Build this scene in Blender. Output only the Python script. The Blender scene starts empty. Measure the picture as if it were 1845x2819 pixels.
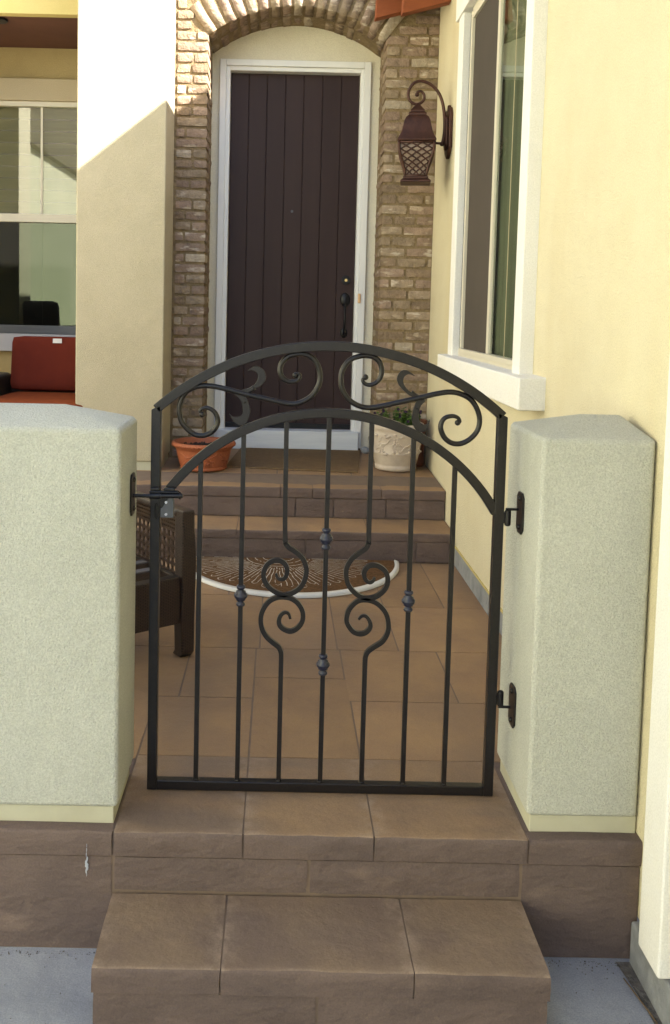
import bpy, bmesh, math, random
from mathutils import Vector, Matrix, noise
random.seed(7)
S = bpy.context.scene
COL = S.collection

# ------------------------------------------------------------------ camera
def make_camera():
    ya, pi, ro = 0.00452138, 0.0707188677, -0.0224918
    R0 = Vector((math.cos(ya), -math.sin(ya), 0))
    F = Vector((math.sin(ya) * math.cos(pi), math.cos(ya) * math.cos(pi), -math.sin(pi)))
    U0 = R0.cross(F)
    r = R0 * math.cos(ro) - U0 * math.sin(ro)
    u = R0 * math.sin(ro) + U0 * math.cos(ro)
    m = Matrix((r, u, -F)).transposed().to_4x4()
    m.translation = Vector((0, 0, 1.55))
    cd = bpy.data.cameras.new('camera')
    cd.sensor_fit = 'VERTICAL'; cd.sensor_height = 24.0; cd.sensor_width = 24.0 * 1845 / 2819
    cd.lens = 2467.794 / 2819 * 24.0
    cd.shift_x = (922.5 - 780.5) / 2819
    cd.shift_y = (1021.17 - 1409.5) / 2819
    cd.clip_start = 0.05; cd.clip_end = 500
    co = bpy.data.objects.new('camera', cd); COL.objects.link(co); co.matrix_world = m
    S.camera = co
make_camera()

# ------------------------------------------------------------------ light
SUN = Vector((1.0, -0.50, 0.80)).normalized()          # towards the sun
ELEV = math.asin(SUN.z); AZ = math.atan2(SUN.x, SUN.y)
w = bpy.data.worlds.new('World'); S.world = w; w.use_nodes = True
nt = w.node_tree; bgn = nt.nodes['Background']
sk = nt.nodes.new('ShaderNodeTexSky'); sk.sky_type = 'NISHITA'; sk.sun_disc = False
sk.sun_elevation = ELEV; sk.sun_rotation = AZ; sk.altitude = 50; sk.air_density = 1.0; sk.dust_density = 2.0; sk.ozone_density = 1.0
nt.links.new(sk.outputs[0], bgn.inputs[0]); bgn.inputs[1].default_value = 0.085
ld = bpy.data.lights.new('sun', 'SUN'); ld.energy = 5.0; ld.angle = math.radians(0.53); ld.color = (1.0, 0.93, 0.82)
lo = bpy.data.objects.new('sun', ld); COL.objects.link(lo); lo.rotation_euler = SUN.to_track_quat('Z', 'Y').to_euler(); lo.location = (6, -4, 12)
S.view_settings.view_transform = 'Standard'; S.view_settings.look = 'None'
S.view_settings.gamma = 1.0; S.view_settings.use_curve_mapping = False
S.view_settings.exposure = 2.6
S.render.engine = 'CYCLES'
S.cycles.max_bounces = 10; S.cycles.diffuse_bounces = 5; S.cycles.transparent_max_bounces = 12

# ------------------------------------------------------------------ materials
def mat(name, col, rough=0.8, metal=0.0, mott=None, mott_scale=3.0, bumps=(), spec=0.4, var=0.0, coat=0.0, stretch=None, streak=None, grain=None, edge=None):
    """mott: second colour mixed by noise; bumps: (scale, strength, distance) list; var: per-object brightness"""
    m = bpy.data.materials.new(name); m.use_nodes = True
    n = m.node_tree.nodes; L = m.node_tree.links
    b = n['Principled BSDF']; b.inputs['Roughness'].default_value = rough; b.inputs['Metallic'].default_value = metal
    b.inputs['Specular IOR Level'].default_value = spec; b.inputs['Coat Weight'].default_value = coat
    tc = n.new('ShaderNodeTexCoord')
    gp = n.new('ShaderNodeNewGeometry')
    src = gp.outputs['Position']
    if stretch:
        mp = n.new('ShaderNodeMapping'); mp.inputs['Scale'].default_value = stretch; L.new(src, mp.inputs[0]); ms = mp.outputs[0]
    else: ms = src
    c = None
    def rgb(v):
        r = n.new('ShaderNodeRGB'); r.outputs[0].default_value = (*v, 1); return r.outputs[0]
    c = rgb(col)
    if mott:
        tex = n.new('ShaderNodeTexNoise'); tex.inputs['Scale'].default_value = mott_scale; tex.inputs['Detail'].default_value = 6; tex.inputs['Roughness'].default_value = .62
        L.new(ms, tex.inputs['Vector'])
        mr = n.new('ShaderNodeMapRange'); mr.inputs[1].default_value = .36; mr.inputs[2].default_value = .66; L.new(tex.outputs[0], mr.inputs[0])
        mx = n.new('ShaderNodeMix'); mx.data_type = 'RGBA'; L.new(mr.outputs[0], mx.inputs[0]); L.new(c, mx.inputs[6]); L.new(rgb(mott), mx.inputs[7]); c = mx.outputs[2]
    if streak:
        scol, sscale, lo_, hi_, sv = streak
        tex = n.new('ShaderNodeTexNoise'); tex.inputs['Scale'].default_value = sscale; tex.inputs['Detail'].default_value = 5
        mp2 = n.new('ShaderNodeMapping'); mp2.inputs['Scale'].default_value = sv; L.new(src, mp2.inputs[0]); L.new(mp2.outputs[0], tex.inputs['Vector'])
        mr = n.new('ShaderNodeMapRange'); mr.inputs[1].default_value = lo_; mr.inputs[2].default_value = hi_; L.new(tex.outputs[0], mr.inputs[0])
        mx = n.new('ShaderNodeMix'); mx.data_type = 'RGBA'; L.new(mr.outputs[0], mx.inputs[0]); L.new(c, mx.inputs[6]); L.new(rgb(scol), mx.inputs[7]); c = mx.outputs[2]
    if edge:
        mr = n.new('ShaderNodeMapRange'); mr.inputs[1].default_value = .515; mr.inputs[2].default_value = .60; mr.inputs[4].default_value = .75; L.new(gp.outputs['Pointiness'], mr.inputs[0])
        tex = n.new('ShaderNodeTexNoise'); tex.inputs['Scale'].default_value = 30; tex.inputs['Detail'].default_value = 6; L.new(src, tex.inputs['Vector'])
        m2 = n.new('ShaderNodeMapRange'); m2.inputs[1].default_value = .38; m2.inputs[2].default_value = .62; L.new(tex.outputs[0], m2.inputs[0])
        ml = n.new('ShaderNodeMath'); ml.operation = 'MULTIPLY'; L.new(mr.outputs[0], ml.inputs[0]); L.new(m2.outputs[0], ml.inputs[1])
        mx = n.new('ShaderNodeMix'); mx.data_type = 'RGBA'; L.new(ml.outputs[0], mx.inputs[0]); L.new(c, mx.inputs[6]); L.new(rgb(edge), mx.inputs[7]); c = mx.outputs[2]
    if grain:
        gs, ga = grain
        tex = n.new('ShaderNodeTexNoise'); tex.inputs['Scale'].default_value = gs; tex.inputs['Detail'].default_value = 2; L.new(src, tex.inputs['Vector'])
        mr = n.new('ShaderNodeMapRange'); mr.inputs[1].default_value = .32; mr.inputs[2].default_value = .68; mr.inputs[3].default_value = 1 - ga; mr.inputs[4].default_value = 1 + ga; L.new(tex.outputs[0], mr.inputs[0])
        hs = n.new('ShaderNodeHueSaturation'); L.new(mr.outputs[0], hs.inputs['Value']); L.new(c, hs.inputs['Color']); c = hs.outputs[0]
    if var:
        oi = n.new('ShaderNodeObjectInfo'); mr = n.new('ShaderNodeMapRange'); mr.inputs[3].default_value = 1 - var; mr.inputs[4].default_value = 1 + var
        L.new(oi.outputs['Random'], mr.inputs[0])
        hs = n.new('ShaderNodeHueSaturation'); L.new(mr.outputs[0], hs.inputs['Value']); L.new(c, hs.inputs['Color']); c = hs.outputs[0]
    L.new(c, b.inputs['Base Color'])
    prev = None
    for sc, st, di in bumps:
        tex = n.new('ShaderNodeTexNoise'); tex.inputs['Scale'].default_value = sc; tex.inputs['Detail'].default_value = 3; tex.inputs['Roughness'].default_value = .6
        L.new(ms if sc < 40 else src, tex.inputs['Vector'])
        bp = n.new('ShaderNodeBump'); bp.inputs['Strength'].default_value = st; bp.inputs['Distance'].default_value = di
        L.new(tex.outputs[0], bp.inputs['Height'])
        if prev: L.new(prev, bp.inputs['Normal'])
        prev = bp.outputs[0]
    if prev: L.new(prev, b.inputs['Normal'])
    return m

M = {}
M['strip'] = mat('stucco_strip', (.50, .485, .37), .9, mott=(.46, .44, .33), mott_scale=9, bumps=((150, .2, .003),), spec=.2)
M['stucco'] = mat('stucco', (.69, .635, .465), .95, mott=(.66, .60, .43), mott_scale=5, bumps=((210, .7, .007), (9, .12, .01)), spec=.15, grain=(240, .07),
                  streak=((.63, .55, .36), 2.2, .52, .75, (1, 1, .25)))
M['stucco_grey'] = mat('stucco_grey', (.555, .560, .500), .95, mott=(.505, .512, .455), mott_scale=4, bumps=((230, .8, .008), (60, .3, .006), (9, .15, .012)), spec=.15, grain=(260, .12),
                  streak=((.465, .47, .42), 2.5, .52, .75, (1, 1, .4)))
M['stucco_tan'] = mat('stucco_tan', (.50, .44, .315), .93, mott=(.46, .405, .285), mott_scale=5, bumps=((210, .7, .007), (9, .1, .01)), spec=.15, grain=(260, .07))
M['stucco_smooth'] = mat('stucco_smooth', (.55, .45, .19), .9, mott=(.51, .42, .17), mott_scale=9, bumps=((150, .3, .004),), spec=.2, grain=(200, .05))
M['porch_shade'] = mat('porch_shade', (.40, .315, .16), .95, mott=(.36, .28, .14), mott_scale=5, bumps=((190, .5, .006),), spec=.15, grain=(200, .05))  # wall colour darkened to stand for the shade inside the porch
M['pane_backing'] = mat('pane_backing', (.20, .22, .15), .95, mott=(.12, .14, .10), mott_scale=10, stretch=(1, 1, .05))  # colour of the added sheet that lifts the right window's tone
M['sill_shade'] = mat('sill_shade', (.38, .38, .42), .7)  # white sill toned down, porch shade put into its colour
M['trim_shade'] = mat('trim_shade', (.46, .39, .27), .95, bumps=((190, .5, .006),), spec=.15)  # darkened copy of the trim, with porch shade in the colour
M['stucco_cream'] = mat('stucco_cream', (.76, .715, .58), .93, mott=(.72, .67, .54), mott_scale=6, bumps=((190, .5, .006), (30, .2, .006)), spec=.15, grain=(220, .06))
M['trim'] = mat('trim', (.78, .775, .76), .85, grain=(220, .05), mott=(.76, .75, .72), mott_scale=6, bumps=((170, .4, .005), (40, .3, .006)), spec=.2)
M['white_paint'] = mat('white_paint', (.84, .84, .82), .5, mott=(.78, .785, .78), mott_scale=8, bumps=((20, .12, .003),), stretch=(1, 1, .2))
M['white_wood'] = mat('white_wood', (.72, .75, .78), .55, mott=(.62, .65, .69), mott_scale=22, bumps=((30, .5, .004),), stretch=(.12, 1, 1.4))
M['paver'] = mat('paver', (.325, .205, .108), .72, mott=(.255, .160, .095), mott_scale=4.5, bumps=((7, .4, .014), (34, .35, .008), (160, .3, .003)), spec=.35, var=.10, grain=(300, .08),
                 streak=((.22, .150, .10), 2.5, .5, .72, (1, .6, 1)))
M['paver_shade'] = mat('paver_shade', (.225, .160, .110), .72, mott=(.170, .120, .092), mott_scale=5.5, bumps=((7, .4, .014), (34, .35, .008), (160, .3, .003)), spec=.35, var=.05, grain=(260, .09), edge=(.34, .26, .20),
                 streak=((.155, .112, .092), 3.2, .48, .70, (1, .8, 1)))  # darker paver copy: cool shade of the bottom step put into the colour
M['paver_half_shade'] = mat('paver_half_shade', (.275, .180, .104), .72, mott=(.21, .138, .090), mott_scale=5, bumps=((7, .4, .014), (34, .35, .008), (160, .3, .003)), spec=.35, var=.05, grain=(260, .09), edge=(.34, .26, .20),
                 streak=((.175, .125, .095), 3, .48, .70, (.6, 1.6, 1)))  # in-between paver copy, fading the painted shade across the landing
M['riser_shade'] = mat('riser_shade', (.155, .112, .097), .78, mott=(.115, .085, .078), mott_scale=6, bumps=((13, .8, .018), (45, .4, .007), (170, .3, .003)), spec=.3, var=.05, stretch=(.55, 1, 1), grain=(260, .09),
                 streak=((.20, .145, .12), 9, .62, .74, (.4, 1, 1)))  # front-face paver tone, darkened to carry the shade there
M['joint'] = mat('joint', (.195, .142, .105), .9, mott=(.17, .122, .092), mott_scale=20, bumps=((80, .4, .004),))
M['concrete'] = mat('concrete', (.34, .355, .40), .9, grain=(260, .13), mott=(.24, .255, .30), mott_scale=6, bumps=((60, .3, .004), (220, .3, .002)), spec=.25,
                    streak=((.13, .135, .15), 5, .62, .72, (1, 1, 1)))
M['foundation'] = mat('foundation', (.30, .31, .325), .9, mott=(.20, .21, .225), mott_scale=12, bumps=((40, .6, .01), (150, .3, .003)))
M['dirt'] = mat('dirt', (.09, .08, .07), 1, mott=(.19, .17, .15), mott_scale=60, bumps=((90, .8, .01),))
M['door'] = mat('door', (.042, .024, .0235), .55, mott=(.034, .0185, .0185), mott_scale=3, bumps=((70, .12, .0015),), stretch=(3, 1, .25), spec=.25)
M['bronze'] = mat('bronze', (.0080, .0068, .0075), .30, mott=(.014, .0115, .012), mott_scale=200, bumps=((420, .25, .001), (60, .25, .0012)), metal=0, spec=.38)
M['navy'] = mat('navy', (.014, .016, .036), .32, bumps=((420, .25, .001),), spec=.5)
M['iron_black'] = mat('iron_black', (.012, .012, .014), .35, bumps=((90, .2, .001),), metal=.3)
M['copper'] = mat('copper', (.050, .023, .018), .45, mott=(.085, .036, .026), mott_scale=30, bumps=((90, .3, .002),), metal=.45, spec=.5)
M['brass'] = mat('brass', (.6, .45, .2), .3, metal=1)
M['chrome'] = mat('chrome', (.7, .7, .7), .2, metal=1)
M['mortar'] = mat('mortar', (.205, .150, .085), .95, mott=(.27, .205, .125), mott_scale=14, bumps=((22, .9, .02), (90, .6, .006)), spec=.15)
M['mortar_light'] = mat('mortar_light', (.36, .29, .20), .95, mott=(.26, .19, .12), mott_scale=10, bumps=((22, .9, .02), (90, .6, .006)), spec=.15)
BR = [(.33, .255, .18), (.37, .29, .21), (.27, .20, .14), (.44, .37, .285), (.31, .225, .17), (.34, .25, .19)]
for i, c in enumerate(BR):
    M['brick%d' % i] = mat('brick_%d' % i, c, .92, mott=tuple(v * .70 for v in c), mott_scale=16, bumps=((28, .8, .016), (120, .5, .004)), spec=.15,
                           streak=((.52, .45, .37), 26, .56, .68, (.5, 1, 1.6)) if i % 2 else ((.44, .36, .27), 18, .58, .70, (.5, 1, 1.3)), var=.10)
M['terracotta'] = mat('terracotta', (.36, .105, .045), .6, mott=(.29, .085, .036), mott_scale=14, bumps=((90, .25, .002),), spec=.4)
M['rust_pot'] = mat('rust_pot', (.22, .075, .035), .5, mott=(.12, .045, .025), mott_scale=14)
M['beige_pot'] = mat('beige_pot', (.60, .52, .44), .6, mott=(.48, .40, .33), mott_scale=12, bumps=((60, .3, .003),), spec=.4)
M['soil'] = mat('soil', (.022, .016, .013), 1, mott=(.06, .04, .03), mott_scale=60, bumps=((60, 1, .02),))
M['leaf'] = mat('leaf', (.045, .105, .018), .55, mott=(.075, .15, .025), mott_scale=14)
M['flower'] = mat('flower', (.030, .010, .045), .7)
M['coir'] = mat('coir', (.175, .098, .050), 1, mott=(.10, .055, .028), mott_scale=70, bumps=((260, 1, .006), (70, .5, .006)), spec=.05)
M['mat_line'] = mat('mat_line', (.62, .56, .48), .9, mott=(.5, .42, .34), mott_scale=120, bumps=((260, .7, .003),))
M['mat_border'] = mat('mat_border', (.66, .65, .62), .6, bumps=((60, .2, .002),))
M['jute'] = mat('jute', (.20, .135, .075), 1, mott=(.16, .105, .06), mott_scale=40, bumps=((240, .8, .004),), spec=.05)
M['wicker'] = mat('wicker', (.040, .022, .015), .45, mott=(.065, .036, .022), mott_scale=40, spec=.5)
M['strap'] = mat('strap', (.13, .12, .12), .6)
M['red_cushion'] = mat('red_cushion', (.135, .024, .014), .9, mott=(.11, .019, .012), mott_scale=5, bumps=((400, .4, .001), (5, .15, .02)), spec=.1)
M['orange_cushion'] = mat('orange_cushion', (.20, .048, .016), .9, mott=(.17, .040, .014), mott_scale=5, bumps=((400, .4, .001),), spec=.1)
M['grey_fabric'] = mat('grey_fabric', (.12, .105, .12), .9, bumps=((300, .4, .001),))
M['ceiling'] = mat('ceiling', (.125, .052, .034), .8, mott=(.105, .043, .029), mott_scale=5, bumps=((60, .15, .002),))
M['rafter'] = mat('rafter', (.30, .085, .030), .7, mott=(.22, .060, .024), mott_scale=12, bumps=((40, .3, .003),), stretch=(.3, 1, 1))
M['roof'] = mat('roof', (.28, .14, .09), .9, mott=(.2, .1, .07), mott_scale=8)
M['win_frame'] = mat('win_frame', (.60, .56, .46), .45)
M['dark_metal'] = mat('dark_metal', (.10, .105, .12), .4, metal=.3)
M['screen'] = mat('screen', (.085, .072, .062), .95, mott=(.075, .065, .056), mott_scale=3, spec=.1)
M['interior'] = mat('interior', (.035, .028, .028), .95)
M['nroof'] = mat('neighbour_roof', (.075, .062, .042), .95, mott=(.05, .042, .03), mott_scale=2)
M['curtain'] = mat('curtain', (.27, .24, .17), .95, mott=(.19, .17, .115), mott_scale=3, stretch=(.3, 1, 6))
M['lawn'] = mat('lawn', (.14, .22, .055), .95, mott=(.19, .26, .08), mott_scale=1.5)
M['asphalt'] = mat('asphalt', (.06, .06, .062), .95)
M['neigh'] = mat('neighbour_stucco', (.56, .55, .42), .95, mott=(.50, .50, .38), mott_scale=.8)
M['frost'] = mat('frost', (.34, .26, .20), .35, mott=(.22, .15, .11), mott_scale=18, spec=.5)
M['paper'] = mat('paper', (.75, .74, .72), .7)
M['plaster_chip'] = mat('chip', (.38, .40, .47), .8)
M['doorbell'] = mat('doorbell_tan', (.75, .48, .25), .4)  # plain tan button colour
M['copper_can'] = mat('can', (.015, .014, .014), .5)

def glass_mat(name, ior, tint, gcol=(.95, 1, .95)):
    m = bpy.data.materials.new(name); m.use_nodes = True; n = m.node_tree.nodes; L = m.node_tree.links
    n.remove(n['Principled BSDF']); out = n['Material Output']
    fr = n.new('ShaderNodeFresnel'); fr.inputs[0].default_value = ior
    gl = n.new('ShaderNodeBsdfGlossy'); gl.inputs['Roughness'].default_value = .004; gl.inputs[0].default_value = (*gcol, 1)
    tr = n.new('ShaderNodeBsdfTransparent'); tr.inputs[0].default_value = (*tint, 1)
    mx = n.new('ShaderNodeMixShader'); ge = n.new('ShaderNodeNewGeometry'); iv = n.new('ShaderNodeMath'); iv.operation = 'SUBTRACT'; iv.inputs[0].default_value = 1; L.new(ge.outputs['Backfacing'], iv.inputs[1])
    fm = n.new('ShaderNodeMath'); fm.operation = 'MULTIPLY'; L.new(fr.outputs[0], fm.inputs[0]); L.new(iv.outputs[0], fm.inputs[1]); L.new(fm.outputs[0], mx.inputs[0]); L.new(tr.outputs[0], mx.inputs[1]); L.new(gl.outputs[0], mx.inputs[2])
    tx = n.new('ShaderNodeTexNoise'); tx.inputs['Scale'].default_value = 2.5; bp = n.new('ShaderNodeBump'); bp.inputs['Strength'].default_value = .03; bp.inputs['Distance'].default_value = .01
    L.new(tx.outputs[0], bp.inputs['Height']); L.new(bp.outputs[0], gl.inputs['Normal'])
    L.new(mx.outputs[0], out.inputs[0]); return m
M['glass'] = glass_mat('glass', 1.62, (.45, .48, .45), (.80, .95, .76))
M['glass_dp'] = glass_mat('glass_dp', 2.0, (.9, .92, .88))

# ------------------------------------------------------------------ object helpers
def link(name, bm, m, parent=None, smooth=False, bevel=0, kind=None, mats=None):
    me = bpy.data.meshes.new(name)
    bm.normal_update(); bm.to_mesh(me); bm.free()
    for mm in (mats or [m]): me.materials.append(mm)
    if smooth:
        for p in me.polygons: p.use_smooth = True
        if smooth != True: me.set_sharp_from_angle(angle=math.radians(smooth))
    o = bpy.data.objects.new(name, me); COL.objects.link(o)
    if parent: o.parent = parent
    if bevel:
        b = o.modifiers.new('bevel', 'BEVEL'); b.width = bevel; b.segments = 3; b.limit_method = 'ANGLE'; b.angle_limit = math.radians(40)
        for p in me.polygons: p.use_smooth = True
        wn = o.modifiers.new('wn', 'WEIGHTED_NORMAL')
    if kind: o['kind'] = kind
    return o
def thing(name, label, cat, group=None):
    o = bpy.data.objects.new(name, None); COL.objects.link(o); o.empty_display_size = .1
    o['label'] = label; o['category'] = cat
    if group: o['group'] = group
    return o
def tag(o, label, cat, group=None):
    o['label'] = label; o['category'] = cat
    if group: o['group'] = group
    return o
def box(bm, x0, x1, y0, y1, z0, z1, mi=0):
    vs = [bm.verts.new(p) for p in ((x0,y0,z0),(x1,y0,z0),(x1,y1,z0),(x0,y1,z0),(x0,y0,z1),(x1,y0,z1),(x1,y1,z1),(x0,y1,z1))]
    for f in ((0,3,2,1),(4,5,6,7),(0,1,5,4),(1,2,6,5),(2,3,7,6),(3,0,4,7)):
        fc = bm.faces.new([vs[i] for i in f]); fc.material_index = mi
    return vs
def B(name, m, x0, x1, y0, y1, z0, z1, parent=None, bevel=0, **k):
    bm = bmesh.new(); box(bm, x0, x1, y0, y1, z0, z1); return link(name, bm, M[m], parent, bevel=bevel, **k)
def cr(pts, n=6, closed=False):
    """Catmull-Rom resampling"""
    P = [Vector(p) for p in pts]; out = []; N = len(P)
    rng = range(N) if closed else range(N - 1)
    for i in rng:
        p0 = P[(i - 1) % N] if (closed or i > 0) else P[0] * 2 - P[1]
        p1 = P[i]; p2 = P[(i + 1) % N]
        p3 = P[(i + 2) % N] if (closed or i + 2 < N) else P[-1] * 2 - P[-2]
        for k in range(n):
            t = k / n
            out.append(.5 * ((2 * p1) + (-p0 + p2) * t + (2 * p0 - 5 * p1 + 4 * p2 - p3) * t * t + (-p0 + 3 * p1 - 3 * p2 + p3) * t ** 3))
    if not closed: out.append(P[-1])
    return out
def sweep(bm, pts, r, Y=0, square=False, seg=10, flat=1.0, axis='Y'):
    """planar XZ path swept with round / square profile; r: float or function of t"""
    pts = [Vector((p[0], Y, p[1])) if len(p) == 2 else Vector(p) for p in pts]
    n = len(pts); rings = []
    for i, p in enumerate(pts):
        a = pts[max(i - 1, 0)]; b = pts[min(i + 1, n - 1)]
        t = (b - a).normalized()
        side = Vector((0, 1, 0)) if abs(t.y) < .9 else Vector((1, 0, 0))
        nn = t.cross(side).normalized(); side = nn.cross(t).normalized()
        rr = r(i / (n - 1)) if callable(r) else r
        ring = []
        if square:
            for sx, sy in ((-1,-1),(1,-1),(1,1),(-1,1)): ring.append(bm.verts.new(p + nn * rr * sx + side * rr * sy * flat))
        else:
            for k in range(seg):
                a_ = 2 * math.pi * k / seg; ring.append(bm.verts.new(p + nn * rr * math.cos(a_) + side * rr * math.sin(a_) * flat))
        rings.append(ring)
    m = len(rings[0])
    for i in range(n - 1):
        for k in range(m):
            bm.faces.new((rings[i][k], rings[i][(k + 1) % m], rings[i + 1][(k + 1) % m], rings[i + 1][k]))
    bm.faces.new(list(reversed(rings[0]))); bm.faces.new(rings[-1])
def lathe(bm, prof, cx=0, cy=0, seg=32, square=False, rot=0, cap=True):
    rings = []
    for r, z in prof:
        ring = []
        if square:
            for k in range(4):
                a = rot + math.pi / 4 + k * math.pi / 2; ring.append(bm.verts.new((cx + r * 1.41421 * math.cos(a), cy + r * 1.41421 * math.sin(a), z)))
        else:
            for k in range(seg):
                a = 2 * math.pi * k / seg; ring.append(bm.verts.new((cx + r * math.cos(a), cy + r * math.sin(a), z)))
        rings.append(ring)
    m = len(rings[0])
    for i in range(len(rings) - 1):
        for k in range(m): bm.faces.new((rings[i][k], rings[i][(k+1)%m], rings[i+1][(k+1)%m], rings[i+1][k]))
    if cap: bm.faces.new(list(reversed(rings[0]))); bm.faces.new(rings[-1])
def ball(bm, c, r, sub=2, scale=(1,1,1)):
    mt = Matrix.Translation(c) @ Matrix.Diagonal((*[r * s for s in scale], 1))
    bmesh.ops.create_icosphere(bm, subdivisions=sub, radius=1, matrix=mt)
def prism(bm, poly, y0, y1):
    """XZ polygon extruded in Y"""
    a = [bm.verts.new((p[0], y0, p[1])) for p in poly]; b = [bm.verts.new((p[0], y1, p[1])) for p in poly]
    n = len(poly); bm.faces.new(a); bm.faces.new(list(reversed(b)))
    for i in range(n): bm.faces.new((a[i], b[i], b[(i+1)%n], a[(i+1)%n]))
def rough_block(name, m, x0, x1, y0, y1, z0, z1, parent, amp=.004, nx=5, ny=2, nz=2, rnd=.006, seed=0, sm=45):
    """block whose rounded, uneven surface is displaced by noise: bricks, slabs"""
    bm = bmesh.new()
    bmesh.ops.create_cube(bm, size=1)
    def cuts(ax, n):
        for i in range(1, n):
            c = -.5 + i / n; pn = [0,0,0]; pn[ax] = 1; pc = [0,0,0]; pc[ax] = c
            bmesh.ops.bisect_plane(bm, geom=bm.verts[:] + bm.edges[:] + bm.faces[:], plane_co=pc, plane_no=pn)
    cuts(0, nx); cuts(1, ny); cuts(2, nz)
    sz = Vector((x1 - x0, y1 - y0, z1 - z0)); c = Vector(((x0 + x1) / 2, (y0 + y1) / 2, (z0 + z1) / 2))
    for v in bm.verts:
        p = Vector((v.co.x * sz.x, v.co.y * sz.y, v.co.z * sz.z)); q = p.copy()
        # pull corners in
        k = sum(1 for a in range(3) if abs(abs(v.co[a]) - .5) < 1e-4)
        if k >= 2:
            for a in range(3):
                if abs(abs(v.co[a]) - .5) < 1e-4: q[a] -= math.copysign(rnd * (.6 if k == 2 else 1), v.co[a])
        w_ = c + q
        nv = noise.noise_vector(w_ * 14 + Vector((seed * 3.1, 0, 0)))
        v.co = w_ + nv * amp
    return link(name, bm, m, parent, smooth=sm)

# ------------------------------------------------------------------ setting: ground
gz = B('ground', 'concrete', -60, 60, -60, 60, -.3, 0, kind='structure')
def sheet(name, m, pts, z, kind='structure'):
    bm = bmesh.new(); bm.faces.new([bm.verts.new((x, y, z)) for x, y in pts]); return link(name, bm, M[m], None, kind=kind)
sheet('lawn', 'lawn', ((-5.15,-20), (-2.4,-20), (-2.4,1.2), (-5.15,1.2)), .012)
sheet('road', 'asphalt', ((-60,-22), (60,-22), (60,-12), (-60,-12)), .02)

# ------------------------------------------------------------------ setting: platform, patio and steps
def slabs(parent, rects, z0, z1, m='paver', gap=.0018, amp=.0005, name='slab', rnd=.0015):
    for (x0, x1, y0, y1) in rects:
        rough_block(name, M[m], x0 + gap, x1 - gap, y0 + gap, y1 - gap, z0, z1, parent, amp=amp, nx=6, ny=5, nz=1, rnd=rnd, seed=random.random() * 9)
ZP = .297
plat = B('patio', 'joint', -4.5, .890, 2.0575, 4.40, 0.0, ZP - .0026); plat['kind'] = 'structure'
def nosed(parent, x0, x1, y0, y1, z0, z1, m='paver', name='slab', r=.007, amp=.0020):
    """slab with a rounded, worn front edge"""
    bm = bmesh.new(); nx = max(4, int((x1 - x0) / .035)); sd = random.random() * 20
    prof = [(y1, z1), ((y0 + y1) / 2, z1), (y0 + .03, z1), (y0 + r, z1 - .0008), (y0 + r * .35, z1 - r * .3), (y0, z1 - r), (y0, (z0 + z1) / 2), (y0 + .002, z0)]
    rows = []
    for i in range(nx + 1):
        x = x0 + (x1 - x0) * i / nx; row = []
        for j, (y, z) in enumerate(prof):
            p = Vector((x, y, z)); nv = noise.noise_vector(p * 11 + Vector((sd, 0, 0)))
            n2 = noise.noise_vector(p * 37 + Vector((sd, 5, 0)))
            k = 1.6 if 2 < j < 7 else .5
            e = 0
            if i in (0, nx): e = .0008
            row.append(bm.verts.new(p + nv * amp * k + n2 * amp * .5 * k + Vector((0, e if j > 4 else 0, -e if j <= 4 else 0))))
        rows.append(row)
    for i in range(nx):
        for j in range(len(prof) - 1): bm.faces.new((rows[i][j], rows[i][j+1], rows[i+1][j+1], rows[i+1][j]))
    # back and bottom, ends
    for i in (0, nx):
        r_ = rows[i]; b = bm.verts.new((r_[0].co.x, y1, z0)); f = r_ + [b]
        bm.faces.new(f if i == 0 else list(reversed(f)))
    bmesh.ops.recalc_face_normals(bm, faces=bm.faces[:])
    for f in bm.faces:
        if f.normal.y < -.75: f.material_index = 1  # front faces take the darker tone, shade painted by facing
    return link(name, bm, M[m], parent, smooth=60, mats=[M[m], M['riser_shade']])
G_ = .0018
def nrow(parent, xs, y0, y1, z0, z1, **k):
    for a, b in zip(xs, xs[1:]): nosed(parent, a + G_, b - G_, y0, y1 - G_, z0, z1, **k)
def panels(parent, xs, y, z0, z1, m='riser_shade', d=.03):
    for a, b in zip(xs, xs[1:]):
        rough_block('riser_panel', M[m], a + .002, b - .002, y, y + d, z0 + .002, z1 - .002, parent, amp=.0014, nx=max(4, int((b-a)/.04)), ny=1, nz=3, rnd=.0022, seed=a * 3)
# front edge course of the platform and the course below it
nrow(plat, [-3.3, -2.5, -1.7, -1.0, -.372], 2.050, 2.40, .236, ZP, m='riser_shade')
nrow(plat, [-.372, -.062, .251, .619], 2.050, 2.42, .236, ZP, m='paver_half_shade')
nrow(plat, [.619, .893], 2.050, 2.42, .236, ZP, m='riser_shade')
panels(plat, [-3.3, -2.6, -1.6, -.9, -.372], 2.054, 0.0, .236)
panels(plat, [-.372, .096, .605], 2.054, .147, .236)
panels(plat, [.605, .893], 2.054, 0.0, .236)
slabs(plat, [(-1.3,-.372,2.40,2.95), (-.372,-.062,2.42,2.80), (-.062,.251,2.42,2.962), (.251,.890,2.42,2.792),
    (-1.3,-.72,2.95,3.222), (-.72,-.30,2.80,3.222), (-.30,-.062,2.80,3.222), (-.062,.245,2.962,3.222), (.245,.60,2.792,3.222), (.60,.890,2.792,3.222),
    (-1.3,-.56,3.222,3.83), (-.56,-.05,3.222,3.83), (-.05,.237,3.222,3.83), (.237,.463,3.222,3.83), (.463,.890,3.222,3.711), (.463,.72,3.711,4.373), (.72,.890,3.711,4.373),
    (-1.3,-.75,3.83,4.373), (-.75,-.2,3.83,4.373), (-.2,.463,3.83,4.373),
    (-2.6,-1.3,2.40,3.3), (-2.6,-1.3,3.3,4.373)], ZP - .03, ZP)
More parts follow.
